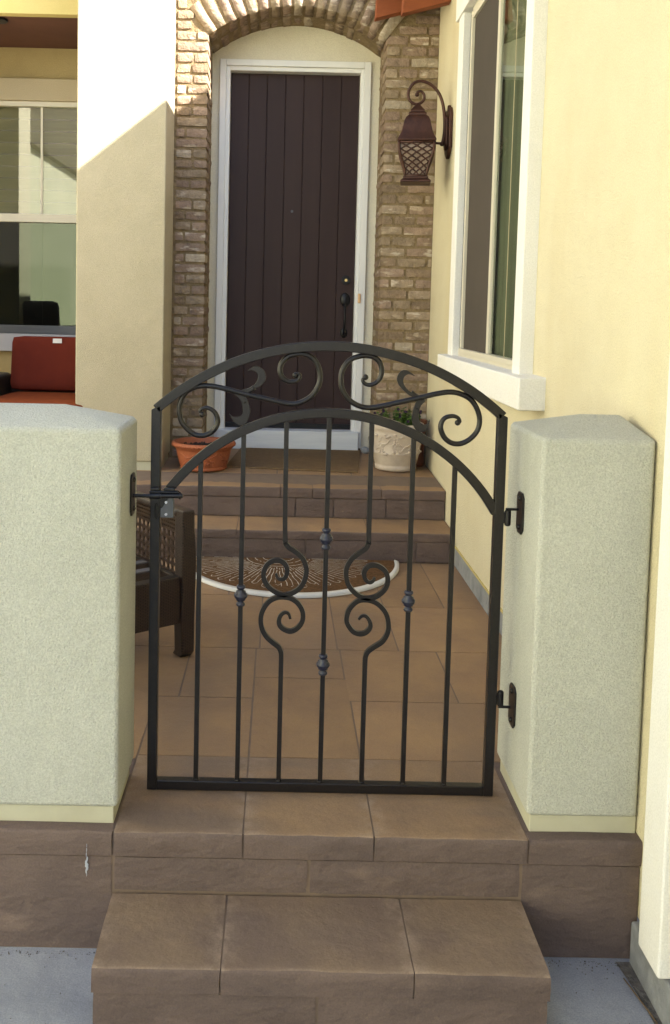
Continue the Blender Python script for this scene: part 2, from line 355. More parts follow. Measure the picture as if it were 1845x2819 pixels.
# bottom step
st = B('bottom_step', 'joint', -.366, .602, 1.8160, 2.05, 0, .1422); st['kind'] = 'structure'
nrow(st, [-.373, -.097, .315, .608], 1.806, 2.052, .088, .145, r=.009, m='paver_shade')
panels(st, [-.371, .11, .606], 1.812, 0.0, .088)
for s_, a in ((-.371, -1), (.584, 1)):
    rough_block('side_panel', M['riser_shade'], s_, s_ + .022, 1.835, 2.05, .003, .090, st, amp=.002, nx=1, ny=4, nz=2, rnd=.004)
# two steps up to the porch
s1 = B('first_porch_step', 'joint', -4.4, .888, 4.3860, 4.70, ZP, .4452); s1['kind'] = 'structure'
nrow(s1, [-3.2, -2.2, -1.2, -.195, .46, .890], 4.375, 4.66, .405, .448, r=.007)
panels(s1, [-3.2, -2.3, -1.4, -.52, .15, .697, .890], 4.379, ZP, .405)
def pz(y): return .606 + (y - 4.657) * .036          # the porch floor rises a little towards the door
s2 = bpy.data.objects.new('porch_floor', None); COL.objects.link(s2); s2['kind'] = 'structure'
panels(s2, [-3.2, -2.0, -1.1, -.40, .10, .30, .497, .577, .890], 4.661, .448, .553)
nrow(s2, [-3.2, -2.3, -1.3, -.62, .02, .19, .55, .890], 4.657, 4.985, .555, .607, r=.007)
bm = bmesh.new(); box(bm, -4.4, .888, 4.671, 7.0, .30, .596)
for v in bm.verts:
    if v.co.z > .5: v.co.z = pz(v.co.y) - .0028
link('porch_base', bm, M['joint'], s2)
pr = [(-1.9,-1.1,4.985,5.7), (-1.1,-.55,4.985,5.72), (-.55,.0,4.985,5.72), (.0,.42,4.985,5.72), (.42,.890,4.985,5.40), (.42,.890,5.40,5.72), (-3.4,-1.9,4.985,5.95), (-1.9,-.66,5.70,6.02)]
for (a, b, c, d) in pr:
    o = rough_block('slab', M['paver'], a + .0022, b - .0022, c + .0022, d - .0022, -.03, 0, s2, amp=.0005, nx=5, ny=4, nz=1, rnd=.0015, seed=random.random()*9)
    for v in o.data.vertices: v.co.z += pz(v.co.y)

# ------------------------------------------------------------------ garden wall and gate pier
def hip_wall(name, label, x0, x1, y0, y1, hipL, hipR, dripx0, dripx1):
    t = thing(name, label, 'wall')
    bm = bmesh.new()
    zt, zr = 1.256, 1.300
    ym = (y0 + y1) / 2
    vs = box(bm, x0, x1, y0, y1, .338, zt)
    bm.faces.ensure_lookup_table()
    bmesh.ops.delete(bm, geom=[f for f in bm.faces if f.calc_center_median().z > zt - .001], context='FACES_ONLY')
    a, b, c, d = vs[4], vs[5], vs[6], vs[7]
    r0 = bm.verts.new((x0 + hipL, ym, zr)); r1 = bm.verts.new((x1 - hipR, ym, zr))
    bm.faces.new((a, b, r1, r0)); bm.faces.new((b, c, r1)); bm.faces.new((c, d, r0, r1)); bm.faces.new((d, a, r0))
    o = link('wall_body', bm, M['stucco_grey'], t, bevel=.012)
    B('base_strip', 'strip', dripx0, dripx1, y0 + .009, y1 - .009, .290, .340, t, bevel=.003)
    return t
gw = hip_wall('garden_wall', 'low cream stucco garden wall left of the gate with a sloped cap', -3.4, -.366, 2.079, 2.325, 0, .16, -3.39, -.377)
gp = hip_wall('gate_pier', 'short stucco pier right of the gate against the house wall, sloped cap', .620, .889, 2.079, 2.387, .135, .03, .630, .889)

# ------------------------------------------------------------------ gate
Y0 = 2.249
gate = thing('garden_gate', 'dark bronze arched iron gate with scrolls between stucco wall and pier', 'gate')
def arc(cx, zt, R, xa, xb, n=48):
    a0 = math.asin((xa - cx) / R); a1 = math.asin((xb - cx) / R)
    return [(cx + R * math.sin(a0 + (a1 - a0) * i / n), zt - R + R * math.cos(a0 + (a1 - a0) * i / n)) for i in range(n + 1)]
h = .0122
top = arc(.1292, 1.4560, .651, -.3068, .5652)
bm = bmesh.new(); sweep(bm, top, h, Y0, square=True); link('top_rail', bm, M['bronze'], gate, bevel=.002)
low = arc(.1285, 1.2870, .4970, -.300, .557)
bm = bmesh.new(); sweep(bm, low, .0118, Y0 , square=True, flat=.95); link('arched_rail', bm, M['bronze'], gate, bevel=.002)
for x in (-.3068, .5652):
    bm = bmesh.new(); prism(bm, [(x - h, .2985), (x + h, .2985), (x + h, 1.287 if x > 0 else 1.299), (x - h, 1.299 if x > 0 else 1.287)][::1], Y0 - h, Y0 + h)
    bmesh.ops.recalc_face_normals(bm, faces=bm.faces[:]); link('post', bm, M['bronze'], gate, bevel=.002)
B('bottom_rail', 'bronze', -.3068 + h, .5652 - h, Y0 - h * .98, Y0 + h * .98, .2985, .3230, gate, bevel=.002)
pk = .0060
def lowz(x): return 1.2870 - .4970 + math.sqrt(.4970 ** 2 - (x - .1285) ** 2)
xs = [-.1938, -.0862, .0212, .1290, .2367, .3437, .4506]
def weld(x, z):
    bm = bmesh.new(); ball(bm, (x, Y0, z), .0085, 2, (1, 1, .45)); return bm
for i in (0, 1, 3, 5, 6):
    x = xs[i]
    B('picket', 'bronze', x - pk, x + pk, Y0 - pk, Y0 + pk, .321, lowz(x) - .008, gate, bevel=.001)
for i, x in enumerate(xs):
    link('weld', weld(x, .3245), M['bronze'], gate, smooth=True)
CP = [(.0070,-.0275), (.0105,-.0265), (.0120,-.0225), (.0105,-.0185), (.0078,-.0160), (.0078,-.0140), (.0130,-.0110), (.0120,-.0085), (.0165,-.0045), (.0175,0), (.0165,.0045), (.0120,.0085), (.0130,.0110), (.0078,.0140), (.0078,.0160), (.0105,.0185), (.0120,.0225), (.0105,.0265), (.0070,.0275)]
for x, z in ((-.0862, .8124), (.1290, .9645), (.1290, .6356), (.3437, .8074)):
    bm = bmesh.new(); lathe(bm, [(r, z + dz) for r, dz in CP], x, Y0, seg=20); link('collar', bm, M['navy'], gate, smooth=True)
TR = {
'p3u': [(.0212,1.2675), (.0225,1.0401), (.0243,.962), (.0255,.9523), (.0335,.9408), (.0534,.928), (.0702,.9117), (.0788,.8918), (.0802,.8752), (.0749,.8517), (.0622,.833), (.0428,.8208), (.0248,.8164), (.0066,.8217), (-.0133,.8347), (-.0262,.8528), (-.0289,.8728), (-.0211,.893), (-.0066,.904), (.008,.9063), (.0213,.9006), (.0297,.8891), (.031,.8741), (.0255,.8606), (.0157,.8564), (.0074,.8602), (.0029,.8718)],
'p3l': [(.0212,.322), (.0209,.60), (.0208,.655), (.0190,.669), (.0130,.6800), (-.0004,.6904), (-.0172,.7052), (-.0291,.7252), (-.0336,.7487), (-.0301,.7723), (-.0158,.7961), (.0036,.8083), (.0233,.811), (.0431,.8074), (.0598,.7961), (.0717,.7778), (.0745,.7577), (.0693,.7408), (.0565,.727), (.0418,.7217), (.0268,.7264), (.0157,.7363), (.0131,.7497), (.0178,.7632), (.0275,.7702), (.0374,.767), (.0423,.7537)],
'p5u': [(.2367,1.2650), (.2367,1.0447), (.2370,.965), (.2365,.9552), (.2300,.9418), (.2138,.9298), (.1946,.9127), (.1837,.8924), (.1819,.874), (.1865,.8507), (.1985,.8326), (.217,.8179), (.2352,.8126), (.2565,.8154), (.2758,.8292), (.2868,.8462), (.2885,.8663), (.2824,.8829), (.2689,.8943), (.254,.899), (.2377,.8953), (.2283,.8817), (.2287,.8684), (.2356,.8568), (.2455,.8537), (.2535,.8605), (.2543,.8672)],
'p5l': [(.2367,.322), (.2368,.58), (.2370,.645), (.2385,.6620), (.2450,.6740), (.2603,.6858), (.2797,.6997), (.2922,.722), (.2941,.7456), (.2874,.7724), (.2703,.7939), (.2502,.8052), (.2304,.8081), (.2108,.8027), (.1933,.7838), (.1863,.7601), (.1894,.7434), (.2031,.7251), (.2198,.7187), (.2362,.7224), (.2473,.7362), (.2459,.7513), (.2366,.7646), (.2251,.765), (.2171,.7557)],
'sL': [(-.1922,1.2761), (-.1979,1.2852), (-.1879,1.2928), (-.1742,1.2919), (-.1602,1.282), (-.1529,1.2652), (-.1551,1.2482), (-.167,1.2325), (-.1853,1.2235), (-.2067,1.2239), (-.2284,1.2374), (-.244,1.2571), (-.2504,1.2816), (-.2477,1.3062), (-.2359,1.3295), (-.2177,1.3422), (-.1934,1.3488), (-.1659,1.3479), (-.1353,1.3425), (-.0954,1.3326), (-.0494,1.3229), (-.0095,1.3146), (.0181,1.309), (.0396,1.308), (.0639,1.3162), (.0849,1.332), (.0995,1.3569), (.1029,1.3814), (.0952,1.4088), (.0795,1.4268), (.061,1.434), (.0427,1.4336), (.0216,1.427), (.0052,1.4098), (.0016,1.3914), (.0075,1.3747), (.023,1.3644), (.0383,1.3647), (.0488,1.3711), (.0516,1.3803), (.0454,1.3848), (.0409,1.3807)],
'sR': [(.2171,1.3794), (.21,1.3723), (.2164,1.3629), (.231,1.3606), (.2479,1.3694), (.2569,1.3887), (.2543,1.4116), (.2404,1.4284), (.2193,1.4337), (.1984,1.4313), (.1758,1.4213), (.1593,1.398), (.1551,1.3711), (.1608,1.3444), (.1767,1.3218), (.2019,1.307), (.2289,1.3025), (.2593,1.3071), (.3049,1.3181), (.3542,1.3303), (.3997,1.3421), (.434,1.3467), (.461,1.3415), (.4844,1.3286), (.5006,1.3059), (.5085,1.2791), (.5045,1.252), (.488,1.2304), (.4655,1.2171), (.4425,1.2166), (.4228,1.2289), (.4117,1.2499), (.4119,1.2673), (.421,1.281), (.44,1.286), (.4536,1.2817), (.4589,1.2722), (.4532,1.2694)]}
for k in ('p3u', 'p3l', 'p5u', 'p5l'):
    bm = bmesh.new(); sweep(bm, cr(TR[k], 4), lambda t: .0060 if t < .82 else .0060 - (t - .82) / .18 * .0028, Y0, square=True)
    link('scroll_picket', bm, M['bronze'], gate, bevel=.0009)
for k in ('sL', 'sR'):
    pts = cr(TR[k], 4)
    bm = bmesh.new()
    sweep(bm, pts, lambda t: .0068 * min(1, .55 + 3.2 * min(t, 1 - t)), Y0, seg=12)
    for e in (pts[0], pts[-1]): ball(bm, (e.x, Y0, e.y), .0078, 2, (1, .9, 1))
    link('rail_scroll', bm, M['bronze'], gate, smooth=True)
LF = {
'lfLu': [(-.0955,1.3387), (-.0713,1.3469), (-.0608,1.3564), (-.0549,1.3657), (-.0536,1.378), (-.0583,1.3855), (-.0676,1.3905), (-.0797,1.389), (-.0722,1.3959), (-.0602,1.4023), (-.0448,1.3965), (-.0354,1.3845), (-.0336,1.3692), (-.0439,1.3537), (-.062,1.3425), (-.0832,1.3313)],
'lfLl': [(-.0985,1.331), (-.0846,1.3236), (-.075,1.3039), (-.0716,1.2855), (-.0773,1.2638), (-.0878,1.2528), (-.1,1.2525), (-.1124,1.2615), (-.1203,1.2737), (-.1235,1.2797), (-.1157,1.2722), (-.1004,1.2719), (-.0913,1.2789), (-.0901,1.2943), (-.0935,1.3096), (-.1013,1.3217), (-.1106,1.3292)],
'lfRu': [(.3505,1.3275), (.3273,1.3366), (.3036,1.3591), (.2961,1.3781), (.3025,1.3935), (.3138,1.4003), (.3272,1.396), (.3421,1.3848), (.3255,1.3895), (.3143,1.3823), (.3129,1.367), (.3269,1.3481), (.3502,1.3371), (.3618,1.3316)],
'lfRl': [(.3487,1.3236), (.34,1.2985), (.3369,1.2753), (.3453,1.2523), (.361,1.243), (.376,1.2511), (.3828,1.2763), (.3775,1.2658), (.368,1.2625), (.357,1.27), (.3536,1.2911), (.3587,1.3104), (.3697,1.3241)]}
for k, p in LF.items():
    poly = cr(p, 3, closed=True); n = len(poly); c = sum(poly, Vector((0, 0))) / n
    bm = bmesh.new(); prism(bm, [(q.x, q.y) for q in poly], Y0 - .0035, Y0 + .0035)
    bmesh.ops.recalc_face_normals(bm, faces=bm.faces[:]); link('leaf_ornament', bm, M['bronze'], gate, bevel=.0016)
for a, b in (((-.0925,1.3325), (-.062,1.3475)), ((-.1035,1.3345), (-.0835,1.3080)), ((.3600,1.3315), (.3330,1.3425)), ((.3660,1.3320), (.3475,1.3020))):
    m_ = ((a[0] + b[0]) / 2, (a[1] + b[1]) / 2 - (.003 if b[1] > a[1] else -.002))
    bm = bmesh.new(); sweep(bm, cr([a, m_, b], 5), lambda t: .0048 + .0025 * t, Y0, seg=8, flat=.6); link('leaf_stem', bm, M['bronze'], gate, smooth=True)
# latch on the gate and its plate on the garden wall
def rod(bm, p0, p1, r, seg=14):
    p0 = Vector(p0); p1 = Vector(p1); d = p1 - p0; q = d.to_track_quat('Z', 'Y').to_matrix().to_4x4()
    bmesh.ops.create_cone(bm, cap_ends=True, segments=seg, radius1=r, radius2=r, depth=d.length, matrix=Matrix.Translation((p0 + p1) / 2) @ q)
bm = bmesh.new(); yl = Y0 - h - .010
rod(bm, (-.365, yl, 1.070), (-.318, yl, 1.070), .0048); rod(bm, (-.319, yl, 1.070), (-.290, yl, 1.071), .0085); rod(bm, (-.290, yl, 1.071), (-.245, yl, 1.072), .0066)
rod(bm, (-.245, yl, 1.072), (-.241, yl, 1.072), .0095); rod(bm, (-.241, yl, 1.072), (-.236, yl, 1.072), .006)
link('latch_bolt', bm, M['bronze'], gate, smooth=False, bevel=.0008)
bm = bmesh.new(); box(bm, -.320, -.246, Y0 - h - .016, Y0 - h - .001, 1.0785, 1.0835); box(bm, -.317, -.2945, Y0 - h - .014, Y0 - h, 1.0835, 1.0915); box(bm, -.283, -.256, Y0 - h - .014, Y0 - h, 1.0835, 1.0915)
link('latch_bracket', bm, M['bronze'], gate, bevel=.002)
B('latch_case', 'dark_metal', -.2940, -.2600, Y0 - .010, Y0 + .006, 1.012, 1.0625, gate, bevel=.0015)
for z_ in (1.052, 1.021):
    bm = bmesh.new(); rod(bm, (-.279, Y0 - .0115, z_), (-.279, Y0 - .0085, z_), .0035); link('latch_screw', bm, M['chrome'], gate)
bm = bmesh.new(); sweep(bm, cr([(-.3035,1.050), (-.3068,1.044), (-.3070,1.030), (-.3068,1.016), (-.3035,1.010), (-.3002,1.016), (-.3000,1.030), (-.3002,1.044), (-.3035,1.050)], 4), .0018, Y0 - h - .002, seg=8)
link('latch_slot', bm, M['iron_black'], gate, smooth=True)
def plate(name, parent, x, y0, y1, z0, z1, sgn):
    bm = bmesh.new(); c = .012
    poly = [(y0, z0 + c), (y0 + c, z0), (y1 - c, z0), (y1, z0 + c), (y1, z1 - c), (y1 - c, z1), (y0 + c, z1), (y0, z1 - c)]
    a = [bm.verts.new((x, y, z)) for y, z in poly]; b = [bm.verts.new((x + sgn * .005, y, z)) for y, z in poly]
    bm.faces.new(a); bm.faces.new(b[::-1])
    for i in range(8): bm.faces.new((a[i], b[i], b[(i+1)%8], a[(i+1)%8]))
    for z in (z0 + .016, z1 - .016):
        ball(bm, (x + sgn * .006, (y0 + y1) / 2, z), .007, 2, (.7, 1, 1))
    bmesh.ops.recalc_face_normals(bm, faces=bm.faces[:])
    return link(name, bm, M['bronze'], parent, bevel=.0008)
plate('latch_plate', gw, -.3655, 2.205, 2.262, 1.020, 1.125, 1)
plate('hinge_plate', gp, .6195, 2.207, 2.262, .993, 1.098, -1)
plate('hinge_plate', gp, .6195, 2.207, 2.262, .490, .598, -1)
for z, up in ((1.030, 1), (.556, -1)):
    bm = bmesh.new(); rod(bm, (.5885, Y0 - .004, z - .018), (.5885, Y0 - .004, z + .018), .0082); ball(bm, (.5885, Y0 - .004, z + .018 * -up), .0078, 2, (1, 1, .6)); box(bm, .5775, .586, Y0 - .010, Y0 + .004, z - .014, z + .014)
    link('hinge_barrel', bm, M['bronze'], gate, bevel=.0008)
    bm = bmesh.new(); rod(bm, (.583, Y0 - .004, z + up * .0215), (.6155, Y0 - .004, z + up * .0215), .0036); link('hinge_pin', bm, M['bronze'], gp, smooth=False)

# ------------------------------------------------------------------ side house (right)
XW = .892
sh = thing('side_house', 'pale yellow stucco house wall on the right with white trimmed window', 'house')
oy0, oy1, oz0, oz1 = 3.24, 4.387, 1.335, 2.985        # rough opening (y, z)
bm = bmesh.new()
def wallrect(y0, y1, z0, z1): box(bm, XW, XW + .15, y0, y1, z0, z1)
wallrect(-7, oy0, .105, 3.9); wallrect(oy1, 5.50, .300, 3.9); wallrect(oy0, oy1, .300, oz0); wallrect(oy0, oy1, oz1, 3.9)
wall_o = link('wall', bm, M['stucco'], sh)
# cut the wall base: visible stucco stops a little above the patio
B('foundation', 'foundation', XW - .022, XW + .10, -7, 2.045, -.02, .106, sh, bevel=.006)
B('base_screed', 'foundation', XW - .004, XW + .02, 2.40, 4.36, ZP - .01, .385, sh)
bm = bmesh.new(); box(bm, XW - .0065, XW + .01, 3.20, 4.37, .384, .392); box(bm, XW - .0065, XW + .01, 2.39, 3.20, .384, .392); link('weep_bead', bm, M['stucco_smooth'], sh)
B('corner_trim', 'trim', XW - .042, XW, 1.845, 1.955, .112, 4.0, sh, bevel=.006)
# window surround
B('window_casing', 'trim', .842, XW + .01, 3.145, 3.242, 1.330, 2.975, sh, bevel=.005)
B('window_casing', 'trim', .842, XW + .01, 4.385, 4.495, 1.330, 2.975, sh, bevel=.005)
B('window_head', 'trim', .834, XW + .012, 3.06, 4.545, 2.975, 3.20, sh, bevel=.005)
bm = bmesh.new()
for v in box(bm, .802, XW + .02, 2.985, 4.55, 1.222, 1.332):
    if v.co.x > .85 and v.co.z > 1.3: v.co.z += .004
link('window_sill', bm, M['trim'], sh, bevel=.006)
win = B('window', 'win_frame', .874, .884, oy0, 4.383, 1.334, 1.362, sh, bevel=.001)          # bottom rail with its frame as sub-parts
def wp(name, m, x0, x1, y0, y1, z0, z1, **k): return B(name, m, x0, x1, y0, y1, z0, z1, win, **k)
wp('jamb', 'dark_metal', .876, .900, 4.345, 4.384, 1.362, 2.96, bevel=.003)
wp('frame', 'win_frame', .870, .905, 4.312, 4.338, 1.362, 2.96, bevel=.002)
wp('frame', 'win_frame', .872, .905, 3.243, 3.29, 1.362, 2.96, bevel=.002)
wp('frame', 'win_frame', .872, .905, 3.29, 4.312, 2.925, 2.974, bevel=.002)
wp('frame', 'win_frame', .866, .905, 3.245, 4.345, 1.352, 1.372, bevel=.002)
wp('mullion', 'win_frame', .879, .893, 3.792, 3.826, 1.372, 2.925, bevel=.002)
wp('insect_screen', 'screen', .884, .887, 3.826, 4.312, 1.372, 2.925)
wp('pane', 'glass_dp', .889, .8915, 3.29, 3.792, 1.372, 2.925)
wp('divider', 'trim_shade', .8885, .8905, 3.548, 3.554, 1.372, 2.925)
wp('pane_backing', 'pane_backing', .912, .916, 3.25, 4.30, 1.36, 2.95)  # sheet added behind the glass to brighten the dark pane
wp('room', 'interior', 1.25, 1.27, 2.9, 4.6, 1.0, 3.2)
# eave, rafters and roof
bm = bmesh.new()
xe, ze = .45, 3.435
prism(bm, [(xe, ze - .03), (xe, ze + .03), (5.0, ze + 1.6), (9.0, ze + .2), (9.0, ze - .2), (1.2, ze + .21)], -7.5, 5.40)
bmesh.ops.recalc_face_normals(bm, faces=bm.faces[:]); link('roof', bm, M['roof'], sh)
for (y, xa, zc, zt) in ((5.03, .625, 3.159, .12), (5.24, .50, 3.196, .13)):
    bm = bmesh.new(); sl = .27
    xb_ = .890
    prism(bm, [(xa, zc), (xb_, zc + sl * (xb_ - xa)), (xb_, zc + sl * (xb_ - xa) + .26), (xa + .01, zc + .22)], y - .035, y + .035)
    bmesh.ops.recalc_face_normals(bm, faces=bm.faces[:]); link('rafter', bm, M['rafter'], sh, bevel=.004)

# ------------------------------------------------------------------ porch pillar, beam, window wall (left)
bm = bmesh.new()
pl_ = thing('porch_pillar', 'tall cream stucco porch pillar left of the brick doorway, top in sun', 'pillar')
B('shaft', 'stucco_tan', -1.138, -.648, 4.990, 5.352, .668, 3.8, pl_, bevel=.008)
B('base_strip', 'strip', -1.128, -.658, 5.000, 5.345, .60, .670, pl_, bevel=.003)
pw = thing('porch_wall', 'shaded porch wall with wide window behind the cream pillar', 'wall')
YW = 6.03
bm = bmesh.new(); box(bm, -5, -.662, YW, YW + .2, .2, 1.36); box(bm, -5, -.662, YW, YW + .2, 2.86, 3.6); box(bm, -1.05, -.662, YW, YW + .2, 1.36, 2.86); box(bm, -5, -3.2, YW, YW + .2, 1.36, 2.86)
link('wall', bm, M['porch_shade'], pw)
B('beam', 'stucco_smooth', -5, -1.140, 5.30, 5.36, 3.205, 3.9, pw)
B('ceiling', 'ceiling', -5, -.662, 5.36, YW + .001, 3.213, 3.25, pw)
B('side_wall', 'porch_shade', -3.5, -3.4, 5.30, YW, .2, 3.9, pw)
B('window_head', 'trim_shade', -3.3, -.95, YW - .03, YW, 2.868, 3.010, pw, bevel=.004)
B('window_sill', 'sill_shade', -3.3, -.95, YW - .04, YW + .01, 1.218, 1.335, pw, bevel=.004)
lw = B('window', 'dark_metal', -3.2, -1.05, YW - .012, YW + .05, 1.336, 1.392, pw, bevel=.003)
for a in ((-3.2, -1.05, 2.835, 2.868), (-3.2, -1.05, 2.078, 2.132)):
    B('sash_rail', 'win_frame', a[0], a[1], YW - .01, YW + .04, a[2], a[3], lw, bevel=.003)
B('muntin', 'win_frame', -1.616, -1.601, YW + .010, YW + .018, 2.132, 2.835, lw)
B('muntin', 'interior', -1.607, -1.603, YW + .030, YW + .036, 1.392, 2.078, lw)
B('pane', 'glass_dp', -3.2, -1.05, YW + .018, YW + .022, 2.132, 2.835, lw)
B('pane', 'glass', -3.2, -1.05, YW + .026, YW + .030, 1.392, 2.078, lw)
bm = bmesh.new()
for i in range(9):
    z = 2.84 - i * .078; box(bm, -3.2, -1.05, YW + .06, YW + .065, z - .073, z)
link('blind', bm, M['curtain'], lw)
B('room', 'interior', -4, -.7, YW + 1.2, YW + 1.22, .6, 3.2, lw)
bm = bmesh.new(); lathe(bm, [(.055, 3.200), (.055, 3.2125)], -1.71, 5.44, seg=24); link('recessed_light', bm, M['copper_can'], pw)
bm = bmesh.new(); rod(bm, (-1.70, 5.44, 3.196), (-1.70, 5.44, 3.205), .006); link('lamp_stem', bm, M['chrome'], pw)

# ------------------------------------------------------------------ entrance wall with bricks
ew = thing('entry_wall', 'weathered brick entrance wall with arched recess around the dark front door', 'wall')
YB, YR = 5.355, 5.743
ACX, ACZ, AR = .064, 2.463, .835
XL, XR = -.454, .583
def arch_z(x): return ACZ + math.sqrt(max(AR * AR - (x - ACX) ** 2, 0))
mb = .0085
bm = bmesh.new()          # mortar body with arched opening, recessed behind the brick faces
poly = [(-.660, .60), (XL - .004, .60)] + [(XL - .004, arch_z(XL))] + [(x, arch_z(x) + .006) for x in [XL + (XR - XL) * i / 30 for i in range(31)]] + [(XR + .004, arch_z(XR)), (XR + .004, .60), (.895, .60), (.895, 3.9), (-.660, 3.9)]
P_ = poly
# build as vertical strips to stay convex
def strip(x0, x1, za0, za1, zt):
    v = [bm.verts.new(p) for p in ((x0, YB + mb, za0), (x1, YB + mb, za1), (x1, YB + mb, zt), (x0, YB + mb, zt), (x0, YR + .2, za0), (x1, YR + .2, za1), (x1, YR + .2, zt), (x0, YR + .2, zt))]
    for f in ((0,1,2,3),(5,4,7,6),(0,4,5,1)): bm.faces.new([v[i] for i in f])
    return v
box(bm, -.660, XL - .008, YB + mb, YR + .2, .60, 3.9); box(bm, XR + .008, XW, YB + mb, YR + .2, .60, 3.9)
N = 40
for i in range(N):
    a = XL - .008 + (XR - XL + .016) * i / N; b = XL - .008 + (XR - XL + .016) * (i + 1) / N
    strip(a, b, arch_z(min(max(a, XL), XR)) + .008, arch_z(min(max(b, XL), XR)) + .008, 3.9)
link('mortar_bed', bm, M['mortar'], ew)
a_l = math.atan2(XL - ACX, arch_z(XL) - ACZ); a_r = math.atan2(XR - ACX, arch_z(XR) - ACZ)
rb = random.Random(11)
def pick(): return M['brick%d' % rb.choice((0, 1, 2, 2, 3, 4, 4, 5, 5, 0))]
def in_ring(x, z):
    d = math.hypot(x - ACX, z - ACZ); t = math.atan2(x - ACX, z - ACZ); return d < AR + .20 and a_l - .02 < t < a_r + .02
def brick(x0, x1, z0, z1, y0=YB, y1=YB + .09):
    pr_ = rb.uniform(-.002, .004)
    return rough_block('brick', pick(), x0, x1, y0 + pr_ * -1, y1, z0, z1, ew, amp=.0044, nx=max(3, int((x1 - x0) / .03)), ny=1, nz=3, rnd=.0032, seed=rb.random() * 30)
cH = .0612; z = pz(YB) + .004; k = 0
while z < 3.42:
    hz = cH * rb.uniform(.94, 1.05); z0, z1 = z + .006, z + hz - .006
    # left strip
    xs_ = [-.640]
    mode = rb.random()
    if mode < .35: xs_ += [XL]
    elif mode < .7: xs_ += [-.640 + rb.uniform(.085, .11), XL]
    else: xs_ += [-.640 + rb.uniform(.05, .07) if k % 2 else -.640 + rb.uniform(.10, .13), XL]
    if k % 3 == 0 and mode > .7: pass
    for a, b in zip(xs_, xs_[1:]):
        if in_ring((a + b) / 2, (z0 + z1) / 2): continue
        bb = XL - .001 if b == XL else b - .006
        brick(a + .004, bb, z0, z1, YB, YB + (.19 if b == XL else .09))
    # right strip
    xs_ = [XR]; x = XR + (rb.uniform(.06, .10) if k % 2 else rb.uniform(.13, .17))
    while x < XW - .03:
        xs_.append(x); x += rb.uniform(.11, .19)
    xs_.append(XW)
    for a, b in zip(xs_, xs_[1:]):
        if in_ring((a + b) / 2, (z0 + z1) / 2): continue
        aa = XR + .001 if a == XR else a + .006
        brick(aa, b - (.006 if b < XW else 0), z0, z1, YB, YB + (.19 if a == XR else .09))
    z += hz; k += 1
# inner jamb bricks (backs of the reveal)
z = pz(YB) + .004; k = 0
while z < 3.10:
    hz = cH
    for s, xx in ((-1, XL), (1, XR)):
        x0, x1 = (xx - .06, xx - rb.uniform(0, .006)) if s < 0 else (xx + rb.uniform(0, .006), xx + .06)
        rough_block('reveal_brick', pick(), x0, x1, YB + .198, YR + .01, z + .006, z + hz - .006, ew, amp=.006, nx=1, ny=4, nz=2, rnd=.008, seed=rb.random() * 30)
    z += hz
# voussoirs, two rings deep
def voussoir(name, t0, t1, r0, r1, y0, y1):
    bm = bmesh.new(); bmesh.ops.create_cube(bm, size=1)
    for ax, n in ((0, 2), (1, 3), (2, 4)):
        for i in range(1, n):
            pn = [0,0,0]; pn[ax] = 1; pc = [0,0,0]; pc[ax] = -.5 + i / n
            bmesh.ops.bisect_plane(bm, geom=bm.verts[:] + bm.edges[:] + bm.faces[:], plane_co=pc, plane_no=pn)
    sd = rb.random() * 30; ins = .006
    for v in bm.verts:
        kk = sum(1 for a in range(3) if abs(abs(v.co[a]) - .5) < 1e-4)
        e = ins * .5 * (kk >= 2)
        rr = r0 + (r1 - r0) * (v.co.z + .5); t = t0 + (t1 - t0) * (v.co.x + .5)
        t -= math.copysign((ins + e) / rr, v.co.x) if abs(abs(v.co.x) - .5) < 1e-4 else 0
        if abs(abs(v.co.z) - .5) < 1e-4: rr -= math.copysign(e, v.co.z)
        y = y0 + (y1 - y0) * (v.co.y + .5)
        if abs(abs(v.co.y) - .5) < 1e-4: y -= math.copysign(e, v.co.y)
        p = Vector((ACX + rr * math.sin(t), y, ACZ + rr * math.cos(t)))
        v.co = p + noise.noise_vector(p * 14 + Vector((sd, 0, 0))) * .006
    link(name, bm, pick(), ew, smooth=True)
NV = 17
for i in range(NV):
    t0 = a_l + (a_r - a_l) * i / NV; t1 = a_l + (a_r - a_l) * (i + 1) / NV
    jr = rb.uniform(-.008, .006)
    voussoir('arch_brick', t0, t1, AR + rb.uniform(0, .006), AR + .205 + jr, YB - rb.uniform(0, .008), YB + .19)
    voussoir('arch_brick', t0 + .01 * rb.uniform(-1, 1), t1, AR + rb.uniform(0, .008), AR + .08, YB + .202, YR + .01)
# recess wall (stucco) behind the arch
bm = bmesh.new(); box(bm, -.50, -.413, YR, YR + .1, .60, 3.5); box(bm, .535, .63, YR, YR + .1, .60, 3.5); box(bm, -.413, .535, YR, YR + .1, 3.092, 3.5)
link('recess_wall', bm, M['stucco_cream'], ew)

# ------------------------------------------------------------------ front door
fd = thing('front_door', 'dark brown vertical plank front door in a white frame under the brick arch', 'door')
def fb(name, m, *a, **k): return B(name, m, *a, fd, **k)
fr = fb('door_frame', 'white_paint', -.4125, -.372, YR - .022, YR + .12, .655, 3.0915, bevel=.004)
B('frame_side', 'white_paint', .492, .5345, YR - .022, YR + .12, .655, 3.0915, fr, bevel=.004)
B('frame_head', 'white_paint', -.372, .492, YR - .022, YR + .12, 3.052, 3.0915, fr, bevel=.004)
B('frame_stop', 'white_paint', -.372, -.347, YR - .004, YR + .12, .76, 3.052, fr, bevel=.003)
B('frame_stop', 'white_paint', .470, .492, YR - .004, YR + .12, .76, 3.052, fr, bevel=.003)
B('frame_stop', 'white_paint', -.347, .470, YR - .004, YR + .12, 3.026, 3.052, fr, bevel=.003)
th = B('threshold', 'white_wood', -.398, .516, YR - .055, YR + .05, .640, .764, fd, bevel=.005)
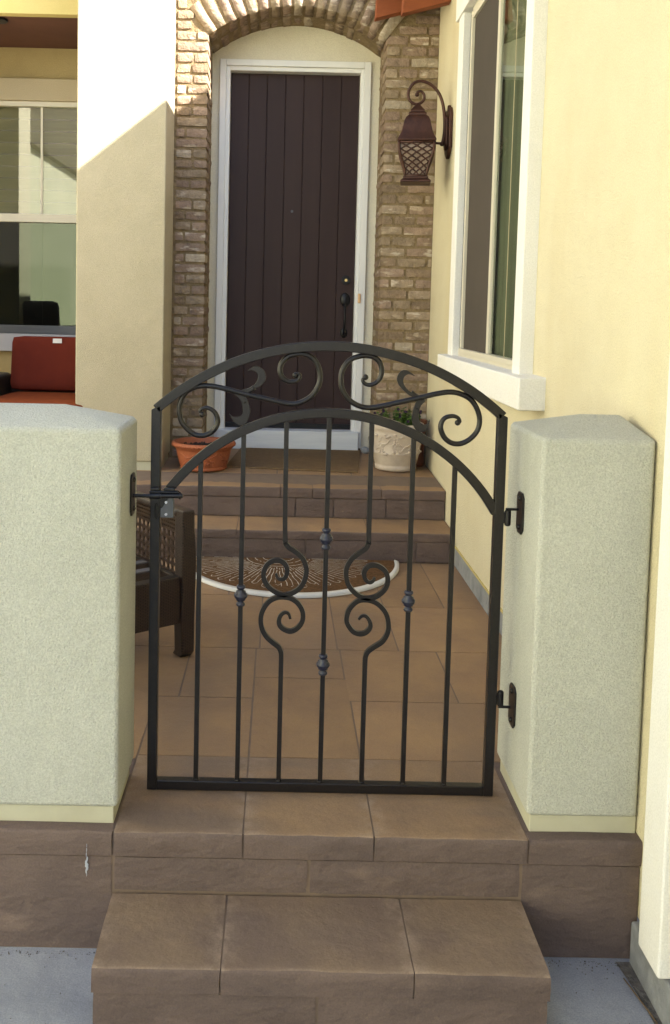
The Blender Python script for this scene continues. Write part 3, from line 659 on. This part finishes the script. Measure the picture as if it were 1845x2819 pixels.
px_ = [-.347, -.231, -.116, .002, .118, .237, .355, .470]
yd = YR + .060
fb('door_core', 'door', -.347, .470, yd + .008, yd + .045, .765, 3.026)
for a, b in zip(px_, px_[1:]):
    fb('plank', 'door', a + .0016, b - .0016, yd, yd + .012, .792, 3.024, bevel=.0035)
bm = bmesh.new(); prism(bm, [(-.345, .766), (.468, .766), (.468, .800), (-.345, .800)], yd - .012, yd + .004); bmesh.ops.recalc_face_normals(bm, faces=bm.faces[:]); link('door_sweep', bm, M['iron_black'], fd, bevel=.004)
def ydisc(bm, x, z, r, y0, y1, seg=24):
    rod(bm, (x, y0, z), (x, y1, z), r, seg)
bm = bmesh.new(); ydisc(bm, .415, 1.733, .030, yd - .010, yd); ydisc(bm, .415, 1.733, .024, yd - .022, yd - .009); dl = link('deadbolt', bm, M['iron_black'], fd, bevel=.002)
bm = bmesh.new(); ydisc(bm, .415, 1.733, .009, yd - .026, yd - .021); link('keyway', bm, M['brass'], dl)
bm = bmesh.new()
ball(bm, (.413, yd - .002, 1.608), 1, 3, (.033, .014, .046)); ball(bm, (.410, yd - .002, 1.395), 1, 3, (.024, .012, .034))
sweep(bm, cr([(.412, yd - .008, 1.580), (.411, yd - .040, 1.555), (.411, yd - .052, 1.50), (.4105, yd - .050, 1.45), (.410, yd - .030, 1.405), (.410, yd - .006, 1.385)], 5), .0075, seg=10)
link('door_handle', bm, M['iron_black'], fd, smooth=True)
bm = bmesh.new(); ydisc(bm, .058, 2.165, .0085, yd - .006, yd); pe = link('peephole', bm, M['dark_metal'], fd)
bm = bmesh.new(); box(bm, .4875, .5065, YR - .034, YR - .022, 1.588, 1.648); tag(link('doorbell', bm, M['doorbell'], None, bevel=.005), 'small tan doorbell button on the right side of the door frame', 'doorbell')

# ------------------------------------------------------------------ wall lantern
ln = thing('wall_lantern', 'copper brown lattice lantern hanging from a scroll arm beside the window', 'lantern')
LX, LY = .712, 4.90; RT = math.radians(-8)
hood = [(.100,2.446), (.103,2.452), (.098,2.462), (.088,2.482), (.080,2.505), (.074,2.530), (.069,2.556), (.060,2.577), (.046,2.590), (.049,2.594), (.046,2.602), (.036,2.610), (.039,2.614), (.034,2.622), (.022,2.637), (.010,2.652), (.005,2.660)]
bm = bmesh.new(); lathe(bm, hood, LX, LY, square=True, rot=RT); link('hood', bm, M['copper'], ln, bevel=.003)
bp_ = [(.090,2.446), (.0925,2.425), (.091,2.405), (.085,2.380), (.076,2.352), (.067,2.325), (.060,2.300), (.0565,2.280), (.056,2.262)]
def bodyhw(z):
    for (r0, z0), (r1, z1) in zip(bp_, bp_[1:]):
        if z1 <= z <= z0: return r1 + (r0 - r1) * (z - z1) / (z0 - z1)
    return bp_[0][0] if z > bp_[0][1] else bp_[-1][0]
bm = bmesh.new(); lathe(bm, [(r - .008, z_) for r, z_ in bp_], LX, LY, square=True, rot=RT, cap=False); link('glass_liner', bm, M['frost'], ln)
ca, sa = math.cos(RT), math.sin(RT)
def face_pt(f, s, z_, out=0):          # f: side 0-3, s in -1..1 across
    hw = bodyhw(z_) + out; u_, v_ = s * bodyhw(z_), -hw
    for _ in range(f): u_, v_ = -v_, u_
    return Vector((LX + u_ * ca - v_ * sa, LY + u_ * sa + v_ * ca, z_))
for f in range(4):
    bm = bmesh.new(); sweep(bm, [face_pt(f, 1, z_) for _, z_ in bp_], .007, seg=6)
    link('corner_bar', bm, M['copper'], ln, smooth=True)
    bm = bmesh.new(); zt_, zb_ = 2.440, 2.268; n_ = 5
    for d in (-1, 1):
        for i in range(-n_, n_ + 1):
            pts = []
            for q in range(21):
                t = q / 20; s = i * .62 + d * (t * 4.0 - 2.0) * .80
                if -1 <= s <= 1: pts.append(face_pt(f, s, zt_ + (zb_ - zt_) * t, -.002))
            if len(pts) > 2: sweep(bm, pts, .0042, seg=5)
    for z_ in (2.440, 2.268): sweep(bm, [face_pt(f, -1, z_), face_pt(f, 1, z_)], .006, seg=6)
    link('lattice', bm, M['copper'], ln, smooth=True)
bm = bmesh.new(); lathe(bm, [(.060,2.266), (.068,2.262), (.066,2.254), (.074,2.247), (.081,2.240), (.081,2.233), (.070,2.231)], LX, LY, square=True, rot=RT); link('base', bm, M['copper'], ln, bevel=.002)
ap = [(690,765), (700,735), (707,680), (709,600), (702,510), (688,430), (665,360), (628,300), (580,258), (535,236), (485,228), (435,246), (400,290), (385,345), (400,395), (440,425), (485,422), (520,392), (524,350), (500,318), (468,322), (462,345)]
pts = [(LX + (a - 472) * .000625, 2.778 - (b - 225) * .000612) for a, b in ap]
bm = bmesh.new(); sweep(bm, cr(pts, 4), lambda t: .0095 - .0025 * t, LY, seg=10); ball(bm, (pts[-1][0], LY, pts[-1][1]), .012, 2)
ball(bm, (.848, LY, 2.447), .013, 2); rod(bm, (.80, LY, 2.452), (.875, LY, 2.447), .007); link('scroll_arm', bm, M['copper'], ln, smooth=True)
bm = bmesh.new()
def yz_prism(bm, poly, x0, x1):
    a = [bm.verts.new((x0, p[0], p[1])) for p in poly]; b = [bm.verts.new((x1, p[0], p[1])) for p in poly]; n = len(poly)
    bm.faces.new(a); bm.faces.new(b[::-1])
    for i in range(n): bm.faces.new((a[i], b[i], b[(i+1)%n], a[(i+1)%n]))
    bmesh.ops.recalc_face_normals(bm, faces=bm.faces[:])
yz_prism(bm, [(4.83,2.42), (4.86,2.39), (4.90,2.365), (4.94,2.39), (4.97,2.42), (4.97,2.60), (4.945,2.635), (4.92,2.628), (4.90,2.655), (4.88,2.628), (4.855,2.635), (4.83,2.60)], .872, .8915)
link('back_plate', bm, M['copper'], ln, bevel=.005)
bm = bmesh.new(); yz_prism(bm, [(4.865,2.44), (4.90,2.41), (4.935,2.44), (4.935,2.58), (4.90,2.60), (4.865,2.58)], .860, .874); link('back_boss', bm, M['copper'], ln, bevel=.005)

# ------------------------------------------------------------------ pots on the porch
p1 = thing('terracotta_pot', 'wide orange terracotta pot with embossed garland left of the door', 'pot')
PX, PY, PZ = -.423, 5.085, pz(5.085) + .002
prof = [(.005, 0), (.128, 0), (.134, .004), (.134, .014), (.131, .018), (.136, .024), (.143, .050), (.151, .080), (.157, .108), (.160, .118), (.168, .122), (.170, .128), (.176, .132), (.181, .140), (.181, .150), (.176, .155), (.166, .156), (.160, .150), (.155, .125), (.152, .120)]
bm = bmesh.new(); lathe(bm, [(r, PZ + z_) for r, z_ in prof], PX, PY, seg=64, cap=False); link('bowl', bm, M['terracotta'], p1, smooth=True)
bm = bmesh.new()
for i in range(72):
    a = 2 * math.pi * i / 72; ball(bm, (PX + .1775 * math.cos(a), PY + .1775 * math.sin(a), PZ + .140), .0068, 1, (1, 1, 1.25))
link('rope_rim', bm, M['terracotta'], p1, smooth=True)
def relief(bm, cx, cy, rfun, zb, zt, n, seed, size=.006, arange=(-2.9, -.2)):
    r_ = random.Random(seed)
    for i in range(n):
        a = r_.uniform(*arange); z_ = r_.uniform(zb, zt); rr = rfun(z_)
        ball(bm, (cx + rr * math.cos(a), cy + rr * math.sin(a), z_), size * r_.uniform(.6, 1.2), 1, (1, 1, .8))
bm = bmesh.new()
def r1(z_): return .136 + (z_ - PZ - .024) * .235
for ac in (-1.25, -2.2, -.55):
    for i in range(26):
        u_, v_ = random.gauss(0, .055), random.gauss(0, .016); zz = PZ + .072 - abs(u_) * .15 + v_; rr = r1(zz)
        ball(bm, (PX + rr * math.cos(ac + u_ * 1.6), PY + rr * math.sin(ac + u_ * 1.6), zz), .0052, 1)
for g in range(3):
    a0 = -2.45 + g * .8
    pts = [(PX + (r1(PZ + .095 - .028 * math.sin(t * math.pi)) + .001) * math.cos(a0 + t * .65), PY + (r1(PZ + .095) + .001) * math.sin(a0 + t * .65), PZ + .100 - .022 * math.sin(t * math.pi)) for t in [i / 12 for i in range(13)]]
    sweep(bm, pts, .0035, seg=6)
link('garland', bm, M['terracotta'], p1, smooth=True)
bm = bmesh.new(); lathe(bm, [(.0001, PZ + .122), (.06, PZ + .128), (.12, PZ + .124), (.156, PZ + .120)], PX, PY, seg=40, cap=False)
for v in bm.verts: v.co.z += noise.noise(v.co * 40) * .008
for i in range(60):
    a = random.uniform(0, 6.28); r_ = .14 * math.sqrt(random.random()); ball(bm, (PX + r_ * math.cos(a), PY + r_ * math.sin(a), PZ + .130), random.uniform(.003, .007), 1)
link('soil', bm, M['soil'], p1, smooth=True)

p2 = thing('planter', 'round beige planter with raised grapevine pattern and leafy purple flowers', 'planter')
QX, QY = .690, 5.185; QZ = pz(5.185) + .001
prof = [(.005, 0), (.112, 0), (.120, .006), (.121, .026), (.117, .030), (.122, .038), (.134, .090), (.140, .098), (.141, .104), (.138, .110), (.142, .150), (.146, .200), (.149, .206), (.147, .214), (.149, .232), (.156, .240), (.160, .252), (.157, .268), (.150, .272), (.143, .268), (.140, .240)]
def r2(z_):
    z_ -= QZ
    for (a, b), (c, d) in zip(prof[5:], prof[6:]):
        if b <= z_ <= d: return a + (c - a) * (z_ - b) / (d - b + 1e-9)
    return .145
bm = bmesh.new(); lathe(bm, [(r, QZ + z_) for r, z_ in prof], QX, QY, seg=64, cap=False); link('bowl', bm, M['beige_pot'], p2, smooth=True)
bm = bmesh.new()
def on2(a, z_, out=0): rr = r2(z_) + out; return (QX + rr * math.cos(a), QY + rr * math.sin(a), z_)
for ac, zc in ((-1.72, QZ + .160), (-1.02, QZ + .125), (-2.35, QZ + .15), (-.5, QZ + .16), (-1.60, QZ + .135)):
    for i in range(24):
        v_ = random.uniform(-.035, .03); wdt = .16 * (1 - abs(v_) / .05); u_ = random.uniform(-wdt, wdt)
        ball(bm, on2(ac + u_, zc + v_), .0062, 1)
for a0, a1, zz in ((-1.65, -1.05, .14), (-2.6, -1.95, .15), (-1.2, -.6, .18)):
    pts = [on2(a0 + (a1 - a0) * t, QZ + zz - .03 + .06 * t + .006 * math.sin(t * 14), .001) for t in [i / 14 for i in range(15)]]
    sweep(bm, pts, .0048, seg=6)
for i in range(40):
    a = random.uniform(-3.0, -.1); z_ = random.choice((QZ + .205, QZ + .108)) + random.gauss(0, .006)
    c = on2(a, z_); ball(bm, c, random.uniform(.007, .013), 1, (1, 1, .7))
link('grape_relief', bm, M['beige_pot'], p2, smooth=True)
bm = bmesh.new(); lathe(bm, [(.0001, QZ + .250), (.143, QZ + .246)], QX, QY, seg=32, cap=False); link('soil', bm, M['soil'], p2)
bm = bmesh.new(); rl = random.Random(5)
def leafquad(c, d, up, L_, W_):
    d = d.normalized(); s = d.cross(up)
    if s.length < .01: s = d.cross(Vector((1, 0, 0)))
    s.normalize(); a = bm.verts.new(c); b = bm.verts.new(c + d * L_ * .5 + s * W_ * .5 + up * .002); e = bm.verts.new(c + d * L_); f = bm.verts.new(c + d * L_ * .5 - s * W_ * .5 + up * .002)
    bm.faces.new((a, b, e, f))
stems = []
for i in range(62):
    a = rl.uniform(0, 6.28); r_ = .12 * math.sqrt(rl.random()); hh = rl.uniform(.04, .12) * (1.15 - .5 * r_ / .12)
    if rl.random() < .14: hh *= 1.55
    b0 = Vector((QX + r_ * math.cos(a), QY + r_ * math.sin(a), QZ + .25)); tip = b0 + Vector((math.cos(a) * rl.uniform(0, .05), math.sin(a) * rl.uniform(0, .04), hh))
    if tip.y > 5.33: tip.y = 5.33
    stems.append((b0, tip)); sweep(bm, [b0, (b0 + tip) / 2 + Vector((.004, 0, 0)), tip], .0011, seg=4)
    for q in range(26):
        t = rl.random() ** .8; c = b0.lerp(tip, t); dr = Vector((rl.gauss(0, 1), rl.gauss(0, 1), rl.uniform(-.3, .8)))
        leafquad(c, dr, Vector((rl.gauss(0,.4), rl.gauss(0,.4), 1)).normalized(), rl.uniform(.012, .022), rl.uniform(.007, .013))
link('foliage', bm, M['leaf'], p2)
bm = bmesh.new()
for b0, tip in stems[::3]:
    for q in range(5):
        a = q * 1.256; leafquad(tip + Vector((0, 0, .004)), Vector((math.cos(a), -.3, math.sin(a))), Vector((0, -1, .2)).normalized(), .011, .010)
link('flower', bm, M['flower'], p2, kind='stuff')
bm = bmesh.new(); lathe(bm, [(r, pz(5.27) + z_) for r, z_ in ((.005,0), (.038,0), (.042,.02), (.036,.10), (.040,.20), (.050,.262), (.052,.275), (.046,.275), (.040,.24))], .832, 5.285, seg=28, cap=False)
tag(link('slim_pot', bm, M['rust_pot'], None, smooth=True), 'slim rust brown pot in the corner behind the beige planter', 'pot')
bm = bmesh.new(); ball(bm, (.555, 5.62, pz(5.62) + .02), 1, 3, (.030, .022, .022))
for v in bm.verts: v.co += noise.noise_vector(v.co * 45) * .007
tag(link('stone', bm, M['foundation'], None, smooth=False), 'small grey stone lump on the porch at the right end of the threshold', 'stone')

# ------------------------------------------------------------------ mats
hm = thing('half_round_doormat', 'half round brown coir mat with white sunburst and pale border', 'doormat')
HX, HY, HR, HD = .075, 4.365, .535, .575
zf = ZP + .002
def half(rx, ry, n=48): return [(HX + rx * math.cos(math.pi + math.pi * i / n), HY + ry * math.sin(math.pi + math.pi * i / n)) for i in range(n + 1)]
def hprism(bm, poly, z0, z1):
    a = [bm.verts.new((x, y, z0)) for x, y in poly]; b = [bm.verts.new((x, y, z1)) for x, y in poly]; n = len(poly)
    bm.faces.new(a[::-1]); bm.faces.new(b)
    for i in range(n): bm.faces.new((a[i], a[(i+1)%n], b[(i+1)%n], b[i]))
bm = bmesh.new(); hprism(bm, half(HR - .022, HD - .03), zf, zf + .012); bmesh.ops.recalc_face_normals(bm, faces=bm.faces[:]); link('coir_pile', bm, M['coir'], hm)
bm = bmesh.new(); o_ = half(HR, HD); i_ = half(HR - .021, HD - .030)
for a, b, c, d in zip(o_, o_[1:], i_, i_[1:]):
    lo_ = [bm.verts.new((*p, zf)) for p in (a, b)]; v = [bm.verts.new((p[0], p[1], zf + hh_)) for p, hh_ in ((a, .010), (b, .010), (d, .016), (c, .016))]; lb = [bm.verts.new((*p, zf)) for p in (d, c)]
    bm.faces.new(v); bm.faces.new((lo_[0], lo_[1], v[1], v[0])); bm.faces.new((v[3], v[2], lb[0], lb[1]))
bmesh.ops.remove_doubles(bm, verts=bm.verts[:], dist=1e-5); bmesh.ops.recalc_face_normals(bm, faces=bm.faces[:]); link('border', bm, M['mat_border'], hm, smooth=True)
bm = bmesh.new(); rm = random.Random(3)
def strand(pts, wd=.0025):
    for (a, b) in zip(pts, pts[1:]):
        if rm.random() < .06: continue
        a = Vector((*a, 0)); b = Vector((*b, 0)); s = (b - a).cross(Vector((0, 0, 1))).normalized() * wd * rm.uniform(.5, 1.1)
        bm.faces.new([bm.verts.new((p.x, p.y, zf + .0145)) for p in (a - s, b - s, b + s, a + s)])
cx_, cy_ = HX - .06, HY
def ell(rx, ry, t0, t1, n): return [(cx_ + rx * math.cos(t0 + (t1 - t0) * i / n), cy_ + ry * math.sin(t0 + (t1 - t0) * i / n) + .0015 * rm.uniform(-1, 1)) for i in range(n + 1)]
for rx, ry in ((.155, .150), (.115, .105), (.075, .065)): strand(ell(rx, ry, math.pi * 1.03, math.pi * 1.97, 26), .0026)
NR = 50
for i in range(NR):
    t = math.pi + math.pi * (i + .5) / NR
    R1 = rm.uniform(.40, .46); n = 12
    p = []
    for q in range(n + 1):
        f = .165 / .42 + (1 - .165 / .42) * q / n; r_ = R1 * f
        p.append((cx_ + r_ * 1.02 * math.cos(t) + .0018 * math.sin(q * 1.3 + i), cy_ + r_ * 1.02 * math.sin(t)))
    strand([q for q in p if (q[0] - HX) ** 2 / (HR - .05) ** 2 + (q[1] - HY) ** 2 / (HD - .06) ** 2 < 1], .0021)
    if i % 2 == 0:
        t2 = t + math.pi / NR; a = p[-1]; b = (cx_ + R1 * 1.06 * math.cos((t + t2) / 2), cy_ + R1 * 1.06 * math.sin((t + t2) / 2)); c = (cx_ + R1 * 1.02 * math.cos(t2), cy_ + R1 * 1.02 * math.sin(t2))
        strand([q for q in (a, b, c) if (q[0] - HX) ** 2 / (HR - .05) ** 2 + (q[1] - HY) ** 2 / (HD - .06) ** 2 < 1], .0020)
bmesh.ops.recalc_face_normals(bm, faces=bm.faces[:]); link('sunburst', bm, M['mat_line'], hm, kind='stuff')

bm = bmesh.new(); cs = [(-.300, 5.115), (.458, 5.035), (.528, 5.670), (-.235, 5.680)]
vb = [bm.verts.new((x, y, pz(y) + .001)) for x, y in cs]; vt = [bm.verts.new((x, y, pz(y) + .009)) for x, y in cs]
bm.faces.new(vb[::-1]); bm.faces.new(vt)
for i in range(4): bm.faces.new((vb[i], vb[(i+1)%4], vt[(i+1)%4], vt[i]))
tag(link('flat_doormat', bm, M['jute'], None, bevel=.002), 'thin plain tan doormat lying on the porch before the front door', 'doormat')

# ------------------------------------------------------------------ wicker armchair behind the garden wall
wc = thing('wicker_armchair', 'dark brown wicker armchair without cushion behind the garden wall', 'armchair')
wc.location = (-.305, 3.110, ZP); wc.rotation_euler = (0, 0, math.radians(38))
# local axes: x to the chair's left along -x, front at y=0, back +y
def woven(bm, x0, x1, y0, y1, z0, z1): box(bm, x0, x1, y0, y1, z0, z1)
def wicker_mat():
    m = bpy.data.materials.new('wicker_weave'); m.use_nodes = True; n = m.node_tree.nodes; L = m.node_tree.links; b = n['Principled BSDF']
    b.inputs['Roughness'].default_value = .42
    tc = n.new('ShaderNodeTexCoord'); mp = n.new('ShaderNodeMapping'); mp.inputs['Scale'].default_value = (55, 55, 95); L.new(tc.outputs['Object'], mp.inputs[0])
    sp = n.new('ShaderNodeSeparateXYZ'); L.new(mp.outputs[0], sp.inputs[0])
    ad = n.new('ShaderNodeMath'); ad.operation = 'ADD'; L.new(sp.outputs[0], ad.inputs[0]); L.new(sp.outputs[1], ad.inputs[1])
    cb = n.new('ShaderNodeCombineXYZ'); L.new(ad.outputs[0], cb.inputs[0]); L.new(sp.outputs[2], cb.inputs[1])
    br = n.new('ShaderNodeTexBrick'); br.inputs['Scale'].default_value = 1; br.inputs['Mortar Size'].default_value = .12; br.inputs['Mortar Smooth'].default_value = .6; br.inputs['Brick Width'].default_value = 1.0; br.inputs['Row Height'].default_value = .5
    br.inputs['Color1'].default_value = (.055, .030, .020, 1); br.inputs['Color2'].default_value = (.040, .021, .014, 1); br.inputs['Mortar'].default_value = (.012, .007, .005, 1)
    L.new(cb.outputs[0], br.inputs['Vector']); L.new(br.outputs[0], b.inputs['Base Color'])
    bp = n.new('ShaderNodeBump'); bp.invert = True; bp.inputs['Strength'].default_value = .8; bp.inputs['Distance'].default_value = .004; L.new(br.outputs['Fac'], bp.inputs['Height']); L.new(bp.outputs[0], b.inputs['Normal'])
    return m
M['weave'] = wicker_mat()
def legpost(xs_, yb, name='leg'):
    bm = bmesh.new(); prof = [(0, .018, .050), (.02, .0, .052), (.13, .0, .056), (.30, -.006, .058), (.37, -.004, .058), (.45, .006, .052), (.53, .010, .050)]
    rings = []
    for z_, off, wd in prof:
        rings.append([bm.verts.new(p) for p in ((xs_ - wd, yb + off, z_), (xs_, yb + off, z_), (xs_, yb + off + .055, z_), (xs_ - wd, yb + off + .055, z_))])
    for a, b in zip(rings, rings[1:]):
        for k in range(4): bm.faces.new((a[k], a[(k+1)%4], b[(k+1)%4], b[k]))
    bm.faces.new(rings[0][::-1]); bm.faces.new(rings[-1])
    return link(name, bm, M['weave'], wc, bevel=.006)
lg = legpost(.03, 0); lg2 = legpost(-.60, 0); B('leg', 'weave', -.02, .03, .60, .65, 0, .53, wc, bevel=.005); B('leg', 'weave', -.65, -.60, .60, .65, 0, .53, wc, bevel=.005)
for o in (lg, lg2):
    bm = bmesh.new(); xx = .005 if o is lg else -.625
    rod(bm, (xx, .03, -.002), (xx, .03, .02), .010); link('foot', bm, M['iron_black'], o)
B('front_rail', 'weave', -.602, -.026, .006, .046, .130, .300, wc, bevel=.006)
B('side_rail', 'weave', -.018, .022, .056, .60, .160, .285, wc, bevel=.006)
B('side_rail', 'weave', -.64, -.60, .056, .60, .160, .285, wc, bevel=.006)
B('back_rail', 'weave', -.60, -.02, .60, .64, .160, .30, wc, bevel=.006)
for y in (.16, .26, .36, .46, .55): B('seat_strap', 'strap', -.60, -.018, y, y + .035, .285, .290, wc)
def perforated(x, y0, y1, z0, z1, cell, name, along='y', holef=.36, rows=None):
    bm = bmesh.new(); ny = max(1, round((y1 - y0) / cell)); nz = max(1, round((z1 - z0) / cell)); cy = (y1 - y0) / ny; cz = (z1 - z0) / nz
    for i in range(ny):
        for j in range(nz):
            a0, b0 = y0 + i * cy, z0 + j * cz
            if rows: hy, hz = cy * .44, cz * .30
            else: hy, hz = cy * holef, cz * holef
            off = (.5 * cy if j % 2 else 0) * 0
            c = (a0 + cy / 2, b0 + cz / 2); sq = []; ho = []
            for k in range(8):
                t = k * math.pi / 4; cc, ss = math.cos(t), math.sin(t); mxx = max(abs(cc), abs(ss))
                sq.append((c[0] + cc / mxx * cy / 2, c[1] + ss / mxx * cz / 2)); ho.append((c[0] + cc * hy, c[1] + ss * hz))
            P3 = lambda p: (x, p[0], p[1]) if along == 'y' else (p[0], x, p[1])
            sv = [bm.verts.new(P3(p)) for p in sq]; hv = [bm.verts.new(P3(p)) for p in ho]
            for k in range(8): bm.faces.new((sv[k], sv[(k+1)%8], hv[(k+1)%8], hv[k]))
    bmesh.ops.remove_doubles(bm, verts=bm.verts[:], dist=1e-5)
    o = link(name, bm, M['wicker'], wc); s = o.modifiers.new('solid', 'SOLIDIFY'); s.thickness = .006; s.offset = 0
    return o
perforated(.004, .055, .60, .285, .440, .031, 'arm_panel', holef=.41)
perforated(.004, .055, .60, .440, .500, .0135, 'arm_weave', rows=True)
perforated(-.62, .055, .60, .285, .440, .031, 'arm_panel', holef=.41)
perforated(-.62, .055, .60, .440, .500, .0135, 'arm_weave', rows=True)
perforated(.62, -.60, -.02, .300, .560, .031, 'back_panel', along='x')
B('arm_top', 'weave', -.024, .032, .05, .65, .500, .528, wc, bevel=.010)
B('arm_top', 'weave', -.655, -.600, .05, .65, .500, .528, wc, bevel=.010)
B('back_top', 'weave', -.60, -.02, .600, .650, .56, .60, wc, bevel=.010)

# ------------------------------------------------------------------ sofa on the porch
sf = thing('porch_sofa', 'dark wicker sofa with red back cushion under the porch window', 'sofa')
def puffy(name, m, x0, x1, y0, y1, z0, z1, tilt=0, parent=None, rnd=.03):
    bm = bmesh.new(); bmesh.ops.create_cube(bm, size=1); bmesh.ops.subdivide_edges(bm, edges=bm.edges[:], cuts=7, use_grid_fill=True)
    sx, sy, sz = x1 - x0, y1 - y0, z1 - z0
    for v in bm.verts:
        p = Vector((v.co.x * 2, v.co.y * 2, v.co.z * 2)); q = Vector((p.x * sx / 2, p.y * sy / 2, p.z * sz / 2))
        for a, s in ((0, sx), (1, sy), (2, sz)):
            pass
        ix, iy, iz = (max(-(s / 2 - rnd), min(s / 2 - rnd, c)) for s, c in ((sx, q.x), (sy, q.y), (sz, q.z)))
        inner = Vector((ix, iy, iz)); d = q - inner
        if d.length > 1e-6: q = inner + d.normalized() * rnd
        q += Vector((0, q.y * .10 * (1 - abs(p.x) ** 2) * (1 - abs(p.z) ** 2), 0))
        if tilt: q = Matrix.Rotation(tilt, 3, 'X') @ q
        v.co = q + Vector(((x0 + x1) / 2, (y0 + y1) / 2, (z0 + z1) / 2))
    return link(name, bm, M[m], parent, smooth=True)
zq = pz(5.6)
c1 = puffy('back_cushion', 'red_cushion', -1.655, -1.08, 5.50, 5.62, 1.000, 1.335, -.16, sf, .030)
c2 = puffy('seat_cushion', 'orange_cushion', -1.66, -1.08, 4.98, 5.54, .880, 1.000, 0, sf, .035)
B('care_tag', 'paper', -1.395, -1.340, 5.508, 5.511, 1.300, 1.328, sf)
B('base', 'weave', -1.70, -1.06, 5.0, 5.66, zq + .08, .880, sf, bevel=.01)
B('arm', 'weave', -1.86, -1.702, 4.98, 5.72, zq, 1.10, sf, bevel=.03)
B('back', 'weave', -1.70, -1.06, 5.66, 5.74, zq, 1.16, sf, bevel=.02)
for x in (-1.84, -1.08):
    for y in (5.02, 5.68): B('leg', 'weave', x - .02, x + .02, y - .02, y + .02, zq - .04, zq + .09, sf)
gc = puffy('grey_cushion', 'grey_fabric', -2.10, -1.72, 5.06, 5.17, 1.115, 1.56, -.2, None, .04)
gc.rotation_euler = (0, 0, 0); tag(gc, 'grey cushion leaning at the left edge beside the red sofa cushion', 'cushion')

# ------------------------------------------------------------------ surroundings behind the viewer (seen only as light and reflections)
nh = thing('neighbour_house', 'pale sunlit stucco house across the side yard, seen mirrored in the window', 'house')
B('wall', 'neigh', -9.5, -5.2, -13, 4.9, 0, 4.72, nh)
bm = bmesh.new(); prism(bm, [(-10.0, 4.72), (-5.05, 4.72), (-5.05, 4.84), (-6.6, 9.4), (-10.0, 9.4)], -13.3, 5.1); bmesh.ops.recalc_face_normals(bm, faces=bm.faces[:]); link('roof', bm, M['nroof'], nh)
pl2 = thing('porch_pillar', 'square stucco porch pillar mirrored at the edge of the porch window', 'pillar')
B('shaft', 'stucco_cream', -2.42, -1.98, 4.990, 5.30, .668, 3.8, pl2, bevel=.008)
B('base_strip', 'strip', -2.41, -1.99, 5.000, 5.295, .60, .670, pl2, bevel=.003)
# paint splash on the platform edge, dirt line along the wall
bm = bmesh.new(); rs = random.Random(9)
for z_, wd in ((.262, .0008), (.250, .0010), (.238, .0012), (.228, .0022), (.219, .0030), (.212, .0048), (.205, .0034), (.198, .0020), (.190, .0008)):
    x_ = -.4335 + rs.uniform(-.0015, .0015); ball(bm, (x_, 2.0515, z_), 1, 1, (wd, .0012, .007))
link('paint_splash', bm, M['plaster_chip'], plat)
bm = bmesh.new(); ys = [-.96 + i * .06 for i in range(51)]
L_ = [bm.verts.new((.862 - .009 * (1 + noise.noise(Vector((y * 4, 0, 0)))) - max(0, y - 1.9) * .12, y, .0045)) for y in ys]; R_ = [bm.verts.new((.871, y, .0045)) for y in ys]
for a, b, c, d in zip(L_, L_[1:], R_, R_[1:]): bm.faces.new((a, c, d, b))
link('dirt_line', bm, M['dirt'], gz)
bm = bmesh.new(); sweep(bm, cr([(.835, 1.985, .006), (.842, 1.93, .010), (.856, 1.86, .008), (.860, 1.78, .010), (.866, 1.68, .008), (.868, 1.50, .009)], 5), .0016, seg=5)
tag(link('dry_twig', bm, M['jute'], None, smooth=True), 'thin dry twig lying at the foot of the right house wall', 'twig')

# grit swept against the foot of the walls and steps
bm = bmesh.new(); rg = random.Random(21)
for i in range(260):
    k = rg.random()
    if k < .35: p = (rg.uniform(-.70, -.38), 2.045 - abs(rg.gauss(0, .012)))
    elif k < .7: p = (rg.uniform(.62, .86), 2.045 - abs(rg.gauss(0, .014)))
    elif k < .85: p = (rg.uniform(.60, .86), rg.uniform(1.6, 2.04))
    else: p = (rg.uniform(-.75, -.38), rg.uniform(1.7, 2.04))
    ball(bm, (p[0], p[1], .001), rg.uniform(.0006, .0018), 1)
link('grit', bm, M['dirt'], None, kind='stuff')
